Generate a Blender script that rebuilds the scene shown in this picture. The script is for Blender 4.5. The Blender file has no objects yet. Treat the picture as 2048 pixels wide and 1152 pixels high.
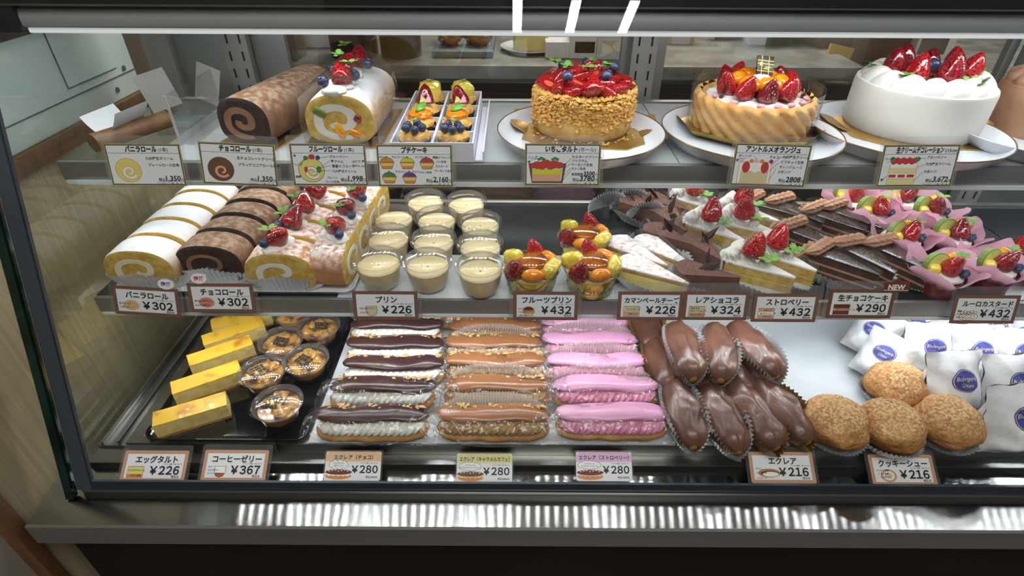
import bpy, bmesh, math, random
from mathutils import Vector, Matrix, noise
random.seed(7)
S = bpy.context.scene
COL = S.collection
PI = math.pi
sin, cos = math.sin, math.cos

# ------------------------------------------------------------------ camera, world, light, exposure
FPX, W, H = 1120.0, 2048, 1152
THETA = math.atan(790 / 1120)
ROLL = 0.006
CAM = Vector((0, 0, 1.45))
FW = Vector((0, cos(THETA), -sin(THETA)))
R0 = Vector((1, 0, 0))
U0 = Vector((0, sin(THETA), cos(THETA)))
RT = R0 * cos(ROLL) + U0 * sin(ROLL)
UP = U0 * cos(ROLL) - R0 * sin(ROLL)
cd = bpy.data.cameras.new('camera')
cd.sensor_width = 36
cd.lens = 36 * FPX / W
cd.clip_start = 0.01
cam = bpy.data.objects.new('camera', cd)
COL.objects.link(cam)
m3 = Matrix((RT, UP, -FW)).transposed()
cam.matrix_world = Matrix.Translation(CAM) @ m3.to_4x4()
S.camera = cam

S.view_settings.view_transform = 'Standard'
S.view_settings.look = 'None'
S.view_settings.gamma = 1
S.view_settings.use_curve_mapping = False
S.view_settings.exposure = 0.34
S.cycles.use_denoising = True
S.cycles.transparent_max_bounces = 32
S.cycles.max_bounces = 10
S.cycles.caustics_reflective = False
S.cycles.caustics_refractive = False
S.cycles.sample_clamp_indirect = 4.0

wd = bpy.data.worlds.new('world')
S.world = wd
wd.use_nodes = True
wd.node_tree.nodes['Background'].inputs[0].default_value = (0.95, 0.97, 1.0, 1)
wd.node_tree.nodes['Background'].inputs[1].default_value = 0.125

LED_POWER = 85.0        # emission of each LED dot of the shelf strips
LED_TOP = 125.0


def ray(u, v):
    return FW + RT * ((u - W / 2) / FPX) + UP * ((H / 2 - v) / FPX)


def on(u, v, z):
    """the spot on the level z that stands at this place of the photograph"""
    d = ray(u, v)
    return CAM + d * ((z - CAM.z) / d.z)


def ony(u, v, y):
    d = ray(u, v)
    return CAM + d * (y / d.y)


ZT, ZM, ZB, ZL = 1.215, 1.061, 0.920, 0.880      # upper shelf, middle shelf, bottom deck, front ledge
XL, XR = -0.50, 1.15                             # inside of the case


def area(name, loc, sx, sy, power, col=(1, 1, 1), rot=(0, 0, 0)):
    l = bpy.data.lights.new(name, 'AREA')
    l.shape = 'RECTANGLE'
    l.size, l.size_y = sx, sy
    l.energy = power
    l.color = col
    o = bpy.data.objects.new(name, l)
    o.location = loc
    o.rotation_euler = rot
    COL.objects.link(o)
    return o


# soft light of the shop behind the customer
area('shop_light', (0.0, -0.45, 2.6), 1.4, 0.8, 19, (1.0, 0.97, 0.92))
area('back_room_light', (0.5, 1.9, 2.3), 1.6, 0.6, 34, (1.0, 0.95, 0.88))

# ------------------------------------------------------------------ materials
MATS = {}


def mk(name, c, c2=None, ns=60, rough=0.5, metal=0, bump=0, bs=300, coat=0, sss=0, spec=0.5, powder=None,
       detail=4, stretch=None, lo=0.4, hi=0.6, aniso=0, bdist=0.0005, trans=0, place=False):
    m = bpy.data.materials.new(name)
    m.use_nodes = True
    nt = m.node_tree
    N, L = nt.nodes, nt.links
    p = N['Principled BSDF']
    p.inputs['Base Color'].default_value = (*c, 1)
    p.inputs['Roughness'].default_value = rough
    p.inputs['Metallic'].default_value = metal
    p.inputs['Specular IOR Level'].default_value = spec
    p.inputs['Coat Weight'].default_value = coat
    p.inputs['Coat Roughness'].default_value = 0.08
    p.inputs['Transmission Weight'].default_value = trans
    if sss:
        p.inputs['Subsurface Weight'].default_value = sss
        p.inputs['Subsurface Radius'].default_value = (0.006, 0.004, 0.003)
        p.inputs['Subsurface Scale'].default_value = 1.0
    if aniso:
        p.inputs['Anisotropic'].default_value = aniso
        cx = N.new('ShaderNodeCombineXYZ')
        cx.inputs[1].default_value = 1
        L.new(cx.outputs[0], p.inputs['Tangent'])
    tc = N.new('ShaderNodeTexCoord')
    vec = tc.outputs['Object']
    if place:                                        # pattern differs from piece to piece
        vec = N.new('ShaderNodeNewGeometry').outputs['Position']
    if stretch:
        mp = N.new('ShaderNodeMapping')
        mp.inputs['Scale'].default_value = stretch
        L.new(vec, mp.inputs[0])
        vec = mp.outputs[0]
    col = None

    def nz(scale, det=detail):
        n = N.new('ShaderNodeTexNoise')
        n.inputs['Scale'].default_value = scale
        n.inputs['Detail'].default_value = det
        L.new(vec, n.inputs['Vector'])
        return n.outputs[0]

    def ramp(sock, a, b):
        r = N.new('ShaderNodeMapRange')
        r.inputs[1].default_value, r.inputs[2].default_value = a, b
        L.new(sock, r.inputs[0])
        return r.outputs[0]

    def mixc(f, a, b):
        x = N.new('ShaderNodeMix')
        x.data_type = 'RGBA'
        L.new(f, x.inputs[0])
        for i, q in ((6, a), (7, b)):
            if isinstance(q, tuple):
                x.inputs[i].default_value = (*q, 1)
            else:
                L.new(q, x.inputs[i])
        return x.outputs[2]
    if c2:
        col = mixc(ramp(nz(ns), lo, hi), c, c2)
    if powder:                                       # a dusting that lies on what faces up
        amt, pc, ps = powder
        g = N.new('ShaderNodeNewGeometry')
        sp = N.new('ShaderNodeSeparateXYZ')
        L.new(g.outputs['Normal'], sp.inputs[0])
        a = ramp(sp.outputs[2], 0.0, 0.9)
        b = ramp(nz(ps, 6), 0.62 - amt * 0.5, 0.72 - amt * 0.3)
        mu = N.new('ShaderNodeMath')
        mu.operation = 'MULTIPLY'
        L.new(a, mu.inputs[0])
        L.new(b, mu.inputs[1])
        col = mixc(mu.outputs[0], col if col else c, pc)
    if col:
        L.new(col, p.inputs['Base Color'])
    if bump:
        b = N.new('ShaderNodeBump')
        b.inputs['Strength'].default_value = bump
        b.inputs['Distance'].default_value = bdist
        L.new(nz(bs, 5), b.inputs['Height'])
        L.new(b.outputs[0], p.inputs['Normal'])
    MATS[name] = m
    return m


def sheet(name, tint=(1, 1, 1), base=0.04, grazing=0.9, rough=0.02, veil=0.0, veilc=(1, 1, 1), bump=0, bs=60, power=4.0, bdist=0.002):
    """clear sheet: lets light through, mirrors more at a slant, may carry a slight milky veil"""
    m = bpy.data.materials.new(name)
    m.use_nodes = True
    nt = m.node_tree
    N, L = nt.nodes, nt.links
    N.clear()
    out = N.new('ShaderNodeOutputMaterial')
    tr = N.new('ShaderNodeBsdfTransparent')
    tr.inputs[0].default_value = (*tint, 1)
    gl = N.new('ShaderNodeBsdfGlossy')
    gl.inputs['Roughness'].default_value = rough
    lw = N.new('ShaderNodeLayerWeight')
    lw.inputs[0].default_value = 0.5
    pw = N.new('ShaderNodeMath')
    pw.operation = 'POWER'
    pw.inputs[1].default_value = power
    L.new(lw.outputs['Facing'], pw.inputs[0])
    mr = N.new('ShaderNodeMapRange')
    mr.inputs[3].default_value = base
    mr.inputs[4].default_value = grazing
    L.new(pw.outputs[0], mr.inputs[0])
    mx = N.new('ShaderNodeMixShader')
    L.new(mr.outputs[0], mx.inputs[0])
    src = tr.outputs[0]
    if veil:
        df = N.new('ShaderNodeBsdfDiffuse')
        df.inputs[0].default_value = (*veilc, 1)
        tl = N.new('ShaderNodeBsdfTranslucent')
        tl.inputs[0].default_value = (*veilc, 1)
        ad = N.new('ShaderNodeMixShader')
        ad.inputs[0].default_value = 0.5
        L.new(df.outputs[0], ad.inputs[1])
        L.new(tl.outputs[0], ad.inputs[2])
        m2 = N.new('ShaderNodeMixShader')
        m2.inputs[0].default_value = veil
        L.new(tr.outputs[0], m2.inputs[1])
        L.new(ad.outputs[0], m2.inputs[2])
        src = m2.outputs[0]
    L.new(src, mx.inputs[1])
    L.new(gl.outputs[0], mx.inputs[2])
    L.new(mx.outputs[0], out.inputs[0])
    if bump:
        tc = N.new('ShaderNodeTexCoord')
        n = N.new('ShaderNodeTexNoise')
        n.inputs['Scale'].default_value = bs
        L.new(tc.outputs['Object'], n.inputs['Vector'])
        b = N.new('ShaderNodeBump')
        b.inputs['Strength'].default_value = bump
        b.inputs['Distance'].default_value = bdist
        L.new(n.outputs[0], b.inputs['Height'])
        for x in (gl, lw):
            L.new(b.outputs[0], x.inputs['Normal'])
    MATS[name] = m
    return m


def glow(name, c, s):
    m = bpy.data.materials.new(name)
    m.use_nodes = True
    p = m.node_tree.nodes['Principled BSDF']
    p.inputs['Base Color'].default_value = (0.8, 0.8, 0.8, 1)
    p.inputs['Emission Color'].default_value = (*c, 1)
    p.inputs['Emission Strength'].default_value = s
    MATS[name] = m
    return m


def h(s):                                            # sRGB hex to linear
    r = [int(s[i:i + 2], 16) / 255 for i in (0, 2, 4)]
    return tuple(x / 12.92 if x <= 0.04045 else ((x + 0.055) / 1.055) ** 2.4 for x in r)


# setting
mk('steel', h('a9a9a6'), h('959592'), 12, 0.28, 1, bump=0.15, bs=900, stretch=(0.02, 1, 1))
mk('rail_steel', h('a8a6a4'), h('999795'), 9, 0.42, 0.75, stretch=(0.05, 1, 1))
mk('steel_ledge', h('b9b9b6'), h('a9a9a6'), 12, 0.12, 1, aniso=1.0, stretch=(0.02, 1, 1))
mk('steel_dark', h('55575a'), h('4a4c50'), 15, 0.3, 1, bump=0.1, bs=500, stretch=(0.05, 1, 1))
mk('bar_grey', h('a9adae'), None, rough=0.42, metal=0.35)
mk('aluminium', h('9c9d9b'), None, rough=0.4, metal=0.9)
mk('standard_grey', h('a09e99'), None, rough=0.45, metal=0.6)
mk('black_plastic', h('17181a'), None, rough=0.4)
mk('glass_border', h('3c444d'), None, rough=0.35)
mk('glass_edge', h('0c1f1a'), h('12302a'), 30, 0.15)
mk('cabinet_black', h('1a1210'), h('120c0b'), 8, 0.55, bump=0.1, bs=60)
mk('kick_brown', h('3a281d'), h('4a3222'), 9, 0.4, metal=0.3)
mk('wood_pale', h('b0a282'), h('9a8c6d'), 14, 0.55, bump=0.2, bs=60, stretch=(6, 16, 0.35), lo=0.3, hi=0.7)
mk('trim_brown', h('7d5a3a'), h('6a4a2e'), 9, 0.5, stretch=(6, 6, 1))
mk('beige_wall', h('978f86'), h('8d857c'), 5, 0.7)
mk('panel_white', h('e2f0ee'), h('dcebe9'), 3, 0.45)
mk('panel_line', h('5f6868'), None, rough=0.6)
mk('floor_tile', h('5a4a3c'), h('4b3d31'), 4, 0.5)
mk('ceiling_paint', h('d8d4cc'), None, rough=0.9)
mk('back_wall', h('5b4c40'), h('4a3e35'), 3, 0.8)
mk('counter_grey', h('8d8f8a'), h('73716a'), 20, 0.4, metal=0.3)
mk('deck_dark', h('4c4f52'), h('404346'), 10, 0.16, metal=0.75, bump=0.05, bs=40)
mk('liner_white', h('cfd4da'), h('c6ccd3'), 14, 0.35, bump=0.2, bs=25, bdist=0.001)
mk('slot_black', h('0b0b0c'), None, rough=0.8)
mk('lit_strip', h('e8eef0'), None, rough=0.4)
sheet('front_glass', (0.93, 0.955, 0.945), 0.035, 0.9, 0.0)
sheet('side_glass', (0.93, 0.95, 0.92), 0.09, 0.95, 0.0)
sheet('door_glass', (0.74, 0.74, 0.71), 0.13, 0.95, 0.0)
sheet('shelf_glass', (0.80, 0.87, 0.88), 0.08, 0.8, 0.02, veil=0.85, veilc=(0.90, 0.95, 0.98))
sheet('shelf_glass_clear', (0.84, 0.90, 0.88), 0.06, 0.8, 0.01)
sheet('clear_plastic', (0.97, 0.97, 0.97), 0.05, 0.85, 0.05, veil=0.06)
sheet('cup_plastic', (0.97, 0.97, 0.96), 0.06, 0.9, 0.05, veil=0.07, veilc=(0.95, 0.95, 0.95))
sheet('lid_plastic', (0.97, 0.97, 0.97), 0.07, 0.9, 0.04, veil=0.04, bump=0.15, bs=120, bdist=0.0003)
sheet('film', (0.97, 0.97, 0.97), 0.06, 0.8, 0.10, veil=0.03, bump=1.0, bs=75, bdist=0.006, power=2.6)
sheet('film_crease_glint', (0.97, 0.97, 0.97), 0.30, 0.9, 0.12, veil=0.45, veilc=(0.95, 0.95, 0.95))  # milky white: highlight along a wrapper crease, put into the colour
sheet('film_flat', (0.97, 0.97, 0.97), 0.04, 0.8, 0.04, veil=0.03, bump=0.2, bs=50, power=3)
sheet('cloudy_paper', (0.97, 0.97, 0.96), 0.03, 0.3, 0.25, veil=0.55, veilc=(0.95, 0.93, 0.90))
glow('led', (0.93, 0.97, 1.0), LED_POWER)
glow('led_top', (0.93, 0.97, 1.0), LED_TOP)
glow('lit_cover', (0.93, 0.97, 1.0), 0.30)
glow('ceiling_tube', (0.95, 0.98, 1.0), 30)
glow('warm_bulb', (1.0, 0.68, 0.35), 30)

# tableware and packaging
mk('porcelain', h('dfe3ea'), None, rough=0.18, spec=0.5, coat=0.3)
mk('rim_gold', h('9a7a4e'), None, rough=0.3, metal=0.8)
mk('gold_card', h('c9a258'), h('b88f48'), 9, 0.32, metal=0.85)
mk('gold_foil', h('c8b04a'), h('a9993a'), 30, 0.22, metal=0.95, bump=0.25, bs=40)
mk('gold_green', h('c6c24e'), h('a6a83c'), 30, 0.2, metal=0.9, bump=0.2, bs=40)
mk('silver_foil', h('e6e9ec'), h('d8dbde'), 30, 0.36, 0.5, bump=0.2, bs=150)
mk('brown_foil', h('a3864a'), h('86693a'), 30, 0.34, 0.45, bump=0.2, bs=150)
mk('card_white', h('e9eaee'), None, rough=0.5)
mk('box_white', h('e4e4f0'), None, rough=0.45)
mk('paper_white', h('e4e6ea'), None, rough=0.7)
mk('bag_paper', h('dededf'), h('d4d4d8'), 30, 0.5, bump=0.6, bs=38, bdist=0.004)
sheet('pink_paper', (1.0, 0.85, 0.92), 0.02, 0.12, 0.4, veil=0.93, veilc=h('f3bcd4'))
mk('maroon_cup', h('7a1526'), h('5f0f1c'), 40, 0.35, coat=0.3)
mk('pet_black', h('101216'), None, rough=0.08, coat=0.6)
mk('dark_cup_paper', h('2b1814'), None, rough=0.5)
# inks
for n_, c_ in (('ink', '1c1a1a'), ('ink_brown', '7a5546'), ('ink_tan', 'c49578'), ('ink_peach', 'eec3a0'), ('ink_cream', 'e6dc9e'), ('ink_pink', 'e0b7da'),
               ('ink_gold', 'a89860'), ('ink_blue', '3a3f8e'), ('ink_purple', '5b4a9c'), ('ink_rose', 'b5356d'), ('ink_yellow', 'e3d57a'),
               ('ink_orange', 'd98e3a'), ('ink_red', 'c23a3a'), ('ink_green', '3f8a4a'), ('ink_rust', 'b5542a'), ('ink_violet', '6c3f9c'),
               ('ink_cocoa', '6b4a35'), ('ink_lemon', 'd7d236'), ('ink_salmon', 'dfa78a'), ('ink_white', 'f4f2ee'), ('ink_maroon', '6f2f2a'), ('ink_sand', 'd9c9a0')):
    mk(n_, h(c_), None, rough=0.55)
# food
mk('sponge', h('d8b860'), h('c49c48'), 120, 0.8, bump=0.8, bs=500)
mk('sponge_dusted', h('c98f52'), h('b87c42'), 60, 0.8, bump=0.5, bs=350, powder=(0.9, h('f2f0f2'), 90), place=True)
mk('sponge_white', h('d9b98a'), h('c9a06a'), 60, 0.8, bump=0.5, bs=350, powder=(1.12, h('f4f3f6'), 110), place=True)
mk('sponge_rose', h('cf9468'), h('bd7f50'), 60, 0.8, bump=0.5, bs=350, powder=(0.48, h('efe2de'), 160), place=True)
mk('cocoa_skin', h('876347'), h('735038'), 50, 0.75, bump=0.5, bs=200, powder=(0.35, h('a48a76'), 120), place=True)
mk('cocoa_sponge', h('3e2b23'), h('2a1c17'), 130, 0.85, bump=0.9, bs=450)
mk('cocoa_cream', h('9a7358'), h('8a6248'), 40, 0.6, bump=0.3, bs=200)
mk('cream', h('ebe8e1'), None, rough=0.42, sss=0.15, bump=0.05, bs=100)
mk('cream_yellow', h('ece3c4'), None, rough=0.5, bump=0.1, bs=120)
mk('mocha_cream', h('b08468'), h('a3765a'), 60, 0.5, bump=0.1, bs=150)
mk('caramel_cream', h('b08a55'), h('9a743f'), 60, 0.45)
mk('pink_cream', h('e693b5'), h('da7fa6'), 60, 0.5)
mk('custard', h('ecd9a8'), h('e6d09a'), 20, 0.3, sss=0.2)
mk('caramel', h('a85f12'), h('7d3c08'), 60, 0.08, coat=0.8)
mk('choux', h('cf9a4e'), h('b87c34'), 45, 0.6, bump=0.6, bs=90, bdist=0.001)
mk('puff_crust', h('c08444'), h('a86c32'), 45, 0.7, bump=1.0, bs=170, bdist=0.003, powder=(0.40, h('d6b88c'), 330), place=True)
mk('choc_glaze', h('4a2f2a'), h('41282a'), 30, 0.3, coat=0.25, bump=0.15, bs=40, bdist=0.001)
mk('milk_glaze', h('6c4738'), h('593a2e'), 25, 0.36, coat=0.2, bump=0.5, bs=55, bdist=0.002)
mk('caramel_glaze', h('a06a44'), h('93603c'), 25, 0.3, coat=0.35, bump=0.2, bs=40, bdist=0.001)
mk('pink_glaze', h('dba0c0'), h('d294b8'), 25, 0.35, coat=0.25, bump=0.15, bs=40, bdist=0.001)
mk('nut', h('d9b57a'), h('c69a5a'), 200, 0.6)
mk('crumble', h('e6b866'), h('cf9846'), 160, 0.75, bump=0.8, bs=300)
mk('tart_shell', h('d6ad66'), h('c08f46'), 70, 0.7, bump=0.5, bs=300)
mk('ladyfinger', h('e8b66e'), h('d89a4c'), 40, 0.65, bump=0.4, bs=120)
mk('choc_dark', h('2f1a15'), h('25130f'), 60, 0.35, bump=0.1, bs=90)
mk('choc_shiny', h('1f1513'), h('3a2e2c'), 350, 0.26, coat=0.6, bump=0.25, bs=150)
mk('choc_matt', h('6b463a'), h('5a382e'), 40, 0.75, bump=0.3, bs=250)
mk('choc_layer', h('4a3026'), h('38231c'), 120, 0.8, bump=0.7, bs=350)
mk('gold_dust', h('d9b84a'), None, rough=0.3, metal=0.8)
mk('cheese_top', h('cfa777'), h('b98a58'), 50, 0.8, bump=0.4, bs=250, place=True, powder=(0.72, h('f2f0f2'), 150))
mk('cheese', h('e6d78c'), h('dccb78'), 40, 0.6, bump=0.3, bs=120)
mk('egg_top', h('f2c03e'), h('bd6a1c'), 38, 0.45, lo=0.52, hi=0.70, place=True, bump=0.25, bs=60, bdist=0.001, coat=0.15)
mk('egg_side', h('e4cd88'), h('d8ba6c'), 90, 0.6, bump=0.4, bs=120)
mk('crust', h('b3894a'), h('96703a'), 120, 0.8, bump=0.5, bs=200)
mk('coffee', h('140a06'), None, rough=0.05, coat=0.9)
mk('jelly_gold', h('d29a42'), h('5e300e'), 60, 0.06, coat=1.0, bump=0.5, bs=60, bdist=0.002)
mk('jelly_amber', h('c9843a'), h('a8622a'), 40, 0.15, coat=0.5)
mk('blueberry', h('232c4a'), h('3c4a6c'), 90, 0.4, coat=0.2)
mk('herb', h('7ba34a'), h('5f8c38'), 90, 0.5)
mk('mint', h('5cae3a'), h('489a30'), 60, 0.4, coat=0.2)
mk('orange_fruit', h('f09a1e'), h('e47c0c'), 120, 0.12, coat=0.7, bump=0.3, bs=160)
mk('mango', h('f2b01c'), h('e89a10'), 60, 0.15, coat=0.7)
mk('pineapple', h('ecd860'), h('dcc03a'), 140, 0.15, coat=0.6, bump=0.5, bs=200)
mk('melon', h('d8de8c'), h('c8d470'), 60, 0.2, coat=0.5)
mk('melon_rind', h('6f8a3c'), None, rough=0.4)
mk('grapefruit', h('ea7a50'), h('e0603c'), 120, 0.15, coat=0.7, bump=0.4, bs=200)
mk('kiwi', h('7d8f3a'), h('66782c'), 90, 0.35)
mk('berry_glaze', h('b3161f'), h('8e0d18'), 60, 0.07, coat=1.0, bump=0.25, bs=150)
mk('pastel_pink', h('eca0b8'), None, rough=0.5)
mk('maroon_glaze', h('43201f'), h('371a1a'), 9, 0.3)
mk('green_box', h('2f5a38'), None, rough=0.5)
mk('brown_box', h('6a5240'), h('5d4736'), 9, 0.6)
mk('blue_tray', h('66707e'), None, rough=0.4)
mk('yellow_card', h('c9a93c'), None, rough=0.5)
mk('pastry', h('a5763f'), h('7d5228'), 60, 0.6, bump=0.4, bs=100)


def strawberry_mat(name, c, c2):
    m = mk(name, c, c2, 8, 0.14, coat=0.8)
    nt = m.node_tree
    N, L = nt.nodes, nt.links
    p = N['Principled BSDF']
    v = N.new('ShaderNodeTexVoronoi')
    v.inputs['Scale'].default_value = 8.5
    tc = N.new('ShaderNodeTexCoord')
    L.new(tc.outputs['Object'], v.inputs['Vector'])
    mr = N.new('ShaderNodeMapRange')
    mr.inputs[1].default_value, mr.inputs[2].default_value = 0.12, 0.18
    L.new(v.outputs['Distance'], mr.inputs[0])
    old = p.inputs['Base Color'].links[0].from_socket
    x = N.new('ShaderNodeMix')
    x.data_type = 'RGBA'
    L.new(mr.outputs[0], x.inputs[0])
    x.inputs[6].default_value = (*h('d99a4a'), 1)
    L.new(old, x.inputs[7])
    L.new(x.outputs[2], p.inputs['Base Color'])
    b = N.new('ShaderNodeBump')
    b.inputs['Strength'].default_value = 0.7
    b.inputs['Distance'].default_value = 0.03
    m2 = N.new('ShaderNodeMapRange')
    m2.inputs[1].default_value, m2.inputs[2].default_value = 0.1, 0.5
    L.new(v.outputs['Distance'], m2.inputs[0])
    L.new(m2.outputs[0], b.inputs['Height'])
    L.new(b.outputs[0], p.inputs['Normal'])
    return m


strawberry_mat('strawberry', h('a20e18'), h('bf1d22'))
strawberry_mat('strawberry_dark', h('7d0d1c'), h('9c1322'))


# ------------------------------------------------------------------ mesh building
class G:
    """collects faces of one part"""

    def __init__(s):
        s.v, s.f, s.m = [], [], []

    def add(s, vs, fs, mi=0, M=None):
        o = len(s.v)
        s.v += [tuple(M @ Vector(p)) if M else tuple(p) for p in vs]
        s.f += [tuple(i + o for i in f) for f in fs]
        s.m += [mi] * len(fs)
        return s

    def box(s, x0, x1, y0, y1, z0, z1, mi=0, M=None):
        v = [(x, y, z) for x in (x0, x1) for y in (y0, y1) for z in (z0, z1)]
        return s.add(v, [(0, 1, 3, 2), (4, 6, 7, 5), (0, 4, 5, 1), (2, 3, 7, 6), (0, 2, 6, 4), (1, 5, 7, 3)], mi, M)

    def grid(s, fn, nu, nv, wu=False, wv=False, mi=0, M=None, cap0=False, cap1=False):
        a, b = (nu if wu else nu + 1), (nv if wv else nv + 1)
        vs = [fn(i / nu, j / nv) for j in range(b) for i in range(a)]
        fs = []
        for j in range(nv):
            for i in range(nu):
                i2, j2 = (i + 1) % a, (j + 1) % b
                fs.append((j * a + i, j * a + i2, j2 * a + i2, j2 * a + i))
        if cap0:
            fs.append(tuple(reversed(range(a))))
        if cap1:
            fs.append(tuple((b - 1) * a + i for i in range(a)))
        return s.add(vs, fs, mi, M)

    def lathe(s, prof, n=32, mi=0, M=None, mod=None, cap0=False, cap1=False):
        k = len(prof) - 1

        def fn(u, w):
            r, z = prof[round(w * k)]
            t = u * 2 * PI
            if mod:
                r, z = mod(r, z, t)
            return (r * cos(t), r * sin(t), z)
        return s.grid(fn, n, k, True, False, mi, M, cap0, cap1)

    def prism(s, poly, z0, z1, mi=0, M=None, mtop=None, mbot=None):
        n = len(poly)
        vs = [(x, y, z0) for x, y in poly] + [(x, y, z1) for x, y in poly]
        s.add(vs, [(i, (i + 1) % n, n + (i + 1) % n, n + i) for i in range(n)], mi, M)
        s.add([(x, y, z1) for x, y in poly], [tuple(range(n))], mi if mtop is None else mtop, M)
        s.add([(x, y, z0) for x, y in poly], [tuple(reversed(range(n)))], mi if mbot is None else mbot, M)
        return s

    def tube(s, pts, rad, n=8, mi=0, M=None):
        pts = [Vector(p) for p in pts]
        rs = rad if isinstance(rad, (list, tuple)) else [rad] * len(pts)
        rings = []
        for i, p in enumerate(pts):
            d = (pts[min(i + 1, len(pts) - 1)] - pts[max(i - 1, 0)]).normalized()
            a = d.cross(Vector((0, 0, 1)) if abs(d.z) < 0.9 else Vector((1, 0, 0))).normalized()
            b = d.cross(a)
            rings.append([p + (a * cos(2 * PI * k / n) + b * sin(2 * PI * k / n)) * rs[i] for k in range(n)])
        vs = [q for r in rings for q in r]
        fs = [(i * n + k, i * n + (k + 1) % n, (i + 1) * n + (k + 1) % n, (i + 1) * n + k) for i in range(len(pts) - 1) for k in range(n)]
        fs += [tuple(reversed(range(n))), tuple((len(pts) - 1) * n + k for k in range(n))]
        return s.add(vs, fs, mi, M)

    def blob(s, rx, ry, rz, nu=24, nv=14, amp=0.0, fr=3.0, seed=0, mi=0, M=None, p=2.0):
        sd = Vector((seed * 3.7, seed * 1.3, seed * 7.1))

        def sp(x):
            return math.copysign(abs(x) ** (2 / p), x)

        def fn(u, w):
            t, f = u * 2 * PI, (w - 0.5) * PI * 0.998
            q = Vector((sp(cos(f)) * sp(cos(t)), sp(cos(f)) * sp(sin(t)), sp(sin(f))))
            k = 1 + amp * noise.noise(q * fr + sd)
            return (q.x * rx * k, q.y * ry * k, q.z * rz * k)
        return s.grid(fn, nu, nv, True, False, mi, M, True, True)

    def mesh(s, name, mats, smooth=40, bevel=0, seg=2, weld=False):
        me = bpy.data.meshes.new(name)
        me.from_pydata(s.v, [], s.f)
        for x in (mats if isinstance(mats, (list, tuple)) else [mats]):
            me.materials.append(MATS[x])
        me.polygons.foreach_set('material_index', s.m)
        if bevel or weld:
            bm = bmesh.new()
            bm.from_mesh(me)
            bmesh.ops.remove_doubles(bm, verts=bm.verts, dist=1e-6)
            if bevel:
                es = [e for e in bm.edges if len(e.link_faces) == 2 and e.calc_face_angle(0) > 0.5]
                bmesh.ops.bevel(bm, geom=es, offset=bevel, segments=seg, affect='EDGES', profile=0.6, clamp_overlap=True)
            bm.to_mesh(me)
            bm.free()
        if smooth:
            me.polygons.foreach_set('use_smooth', [True] * len(me.polygons))
            me.set_sharp_from_angle(angle=math.radians(smooth))
        me.update()
        return me


def T(x=0, y=0, z=0, rx=0, ry=0, rz=0, s=1):
    sc = s if isinstance(s, (tuple, list)) else (s, s, s)
    return Matrix.Translation((x, y, z)) @ Matrix.Rotation(rz, 4, 'Z') @ Matrix.Rotation(ry, 4, 'Y') @ Matrix.Rotation(rx, 4, 'X') @ Matrix.Diagonal((*sc, 1))


CACHE = {}


def cached(key, fn):
    if key not in CACHE:
        CACHE[key] = fn()
    return CACHE[key]


def put(name, me, parent=None, M=None, label=None):
    o = bpy.data.objects.new(name, me)
    COL.objects.link(o)
    if parent:
        o.parent = parent
    if M is not None:
        o.matrix_local = M
    if label:
        o['label'] = label
    return o


def thing(name, label, cat, loc=(0, 0, 0), rz=0, group=None, M=None):
    o = bpy.data.objects.new(name, None)
    o.empty_display_size = 0.01
    COL.objects.link(o)
    o.matrix_world = M if M is not None else T(*loc, rz=rz)
    o['label'], o['category'] = label, cat
    if group:
        o['group'] = group
    return o


def single(name, me, label, cat, M=None, group=None):
    o = put(name, me, None, M)
    o['label'], o['category'] = label, cat
    if group:
        o['group'] = group
    return o


def struct(name, me, M=None):
    o = put(name, me, None, M)
    o['kind'] = 'structure'
    return o


def bx(name, mat, x0, x1, y0, y1, z0, z1, bevel=0, parent=None, M=None):
    return put(name, G().box(x0, x1, y0, y1, z0, z1).mesh(name, mat, bevel=bevel), parent, M)


ORD = ['front', 'second', 'third', 'fourth', 'fifth', 'sixth', 'seventh', 'eighth']

# lettering: turns writing into flat polygons laid on a part
_cu = {}


def write(g, body, x, y, size, mi=0, bold=0.0, align='L', width=None, shear=0, z=0.0, res=2, bend=None):
    key = (body, bold, res, shear)
    if key not in _cu:
        cu = bpy.data.curves.new('lettering', 'FONT')
        cu.body = body
        cu.size = 1
        cu.offset = bold
        cu.resolution_u = res
        cu.shear = shear
        ob = bpy.data.objects.new('lettering', cu)
        me = ob.to_mesh()
        vs = [tuple(q.co) for q in me.vertices]
        fs = [tuple(p.vertices) for p in me.polygons]
        ob.to_mesh_clear()
        bpy.data.objects.remove(ob)
        bpy.data.curves.remove(cu)
        xs = [q[0] for q in vs] or [0]
        _cu[key] = (vs, fs, min(xs), max(xs))
    vs, fs, a, b = _cu[key]
    w = (b - a) * size
    kx = size
    if width and w > 0:
        kx = size * width / w
        w = width
    x0 = x - (w / 2 if align == 'C' else w if align == 'R' else 0)
    out = [(x0 + (q[0] - a) * kx, y + q[1] * size, z) for q in vs]
    if bend:
        out = [bend(p) for p in out]
    g.add(out, fs, mi)
    return w


# ------------------------------------------------------------------ shared food shapes
def smooth01(a, b, x):
    t = min(1, max(0, (x - a) / (b - a)))
    return t * t * (3 - 2 * t)


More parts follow.
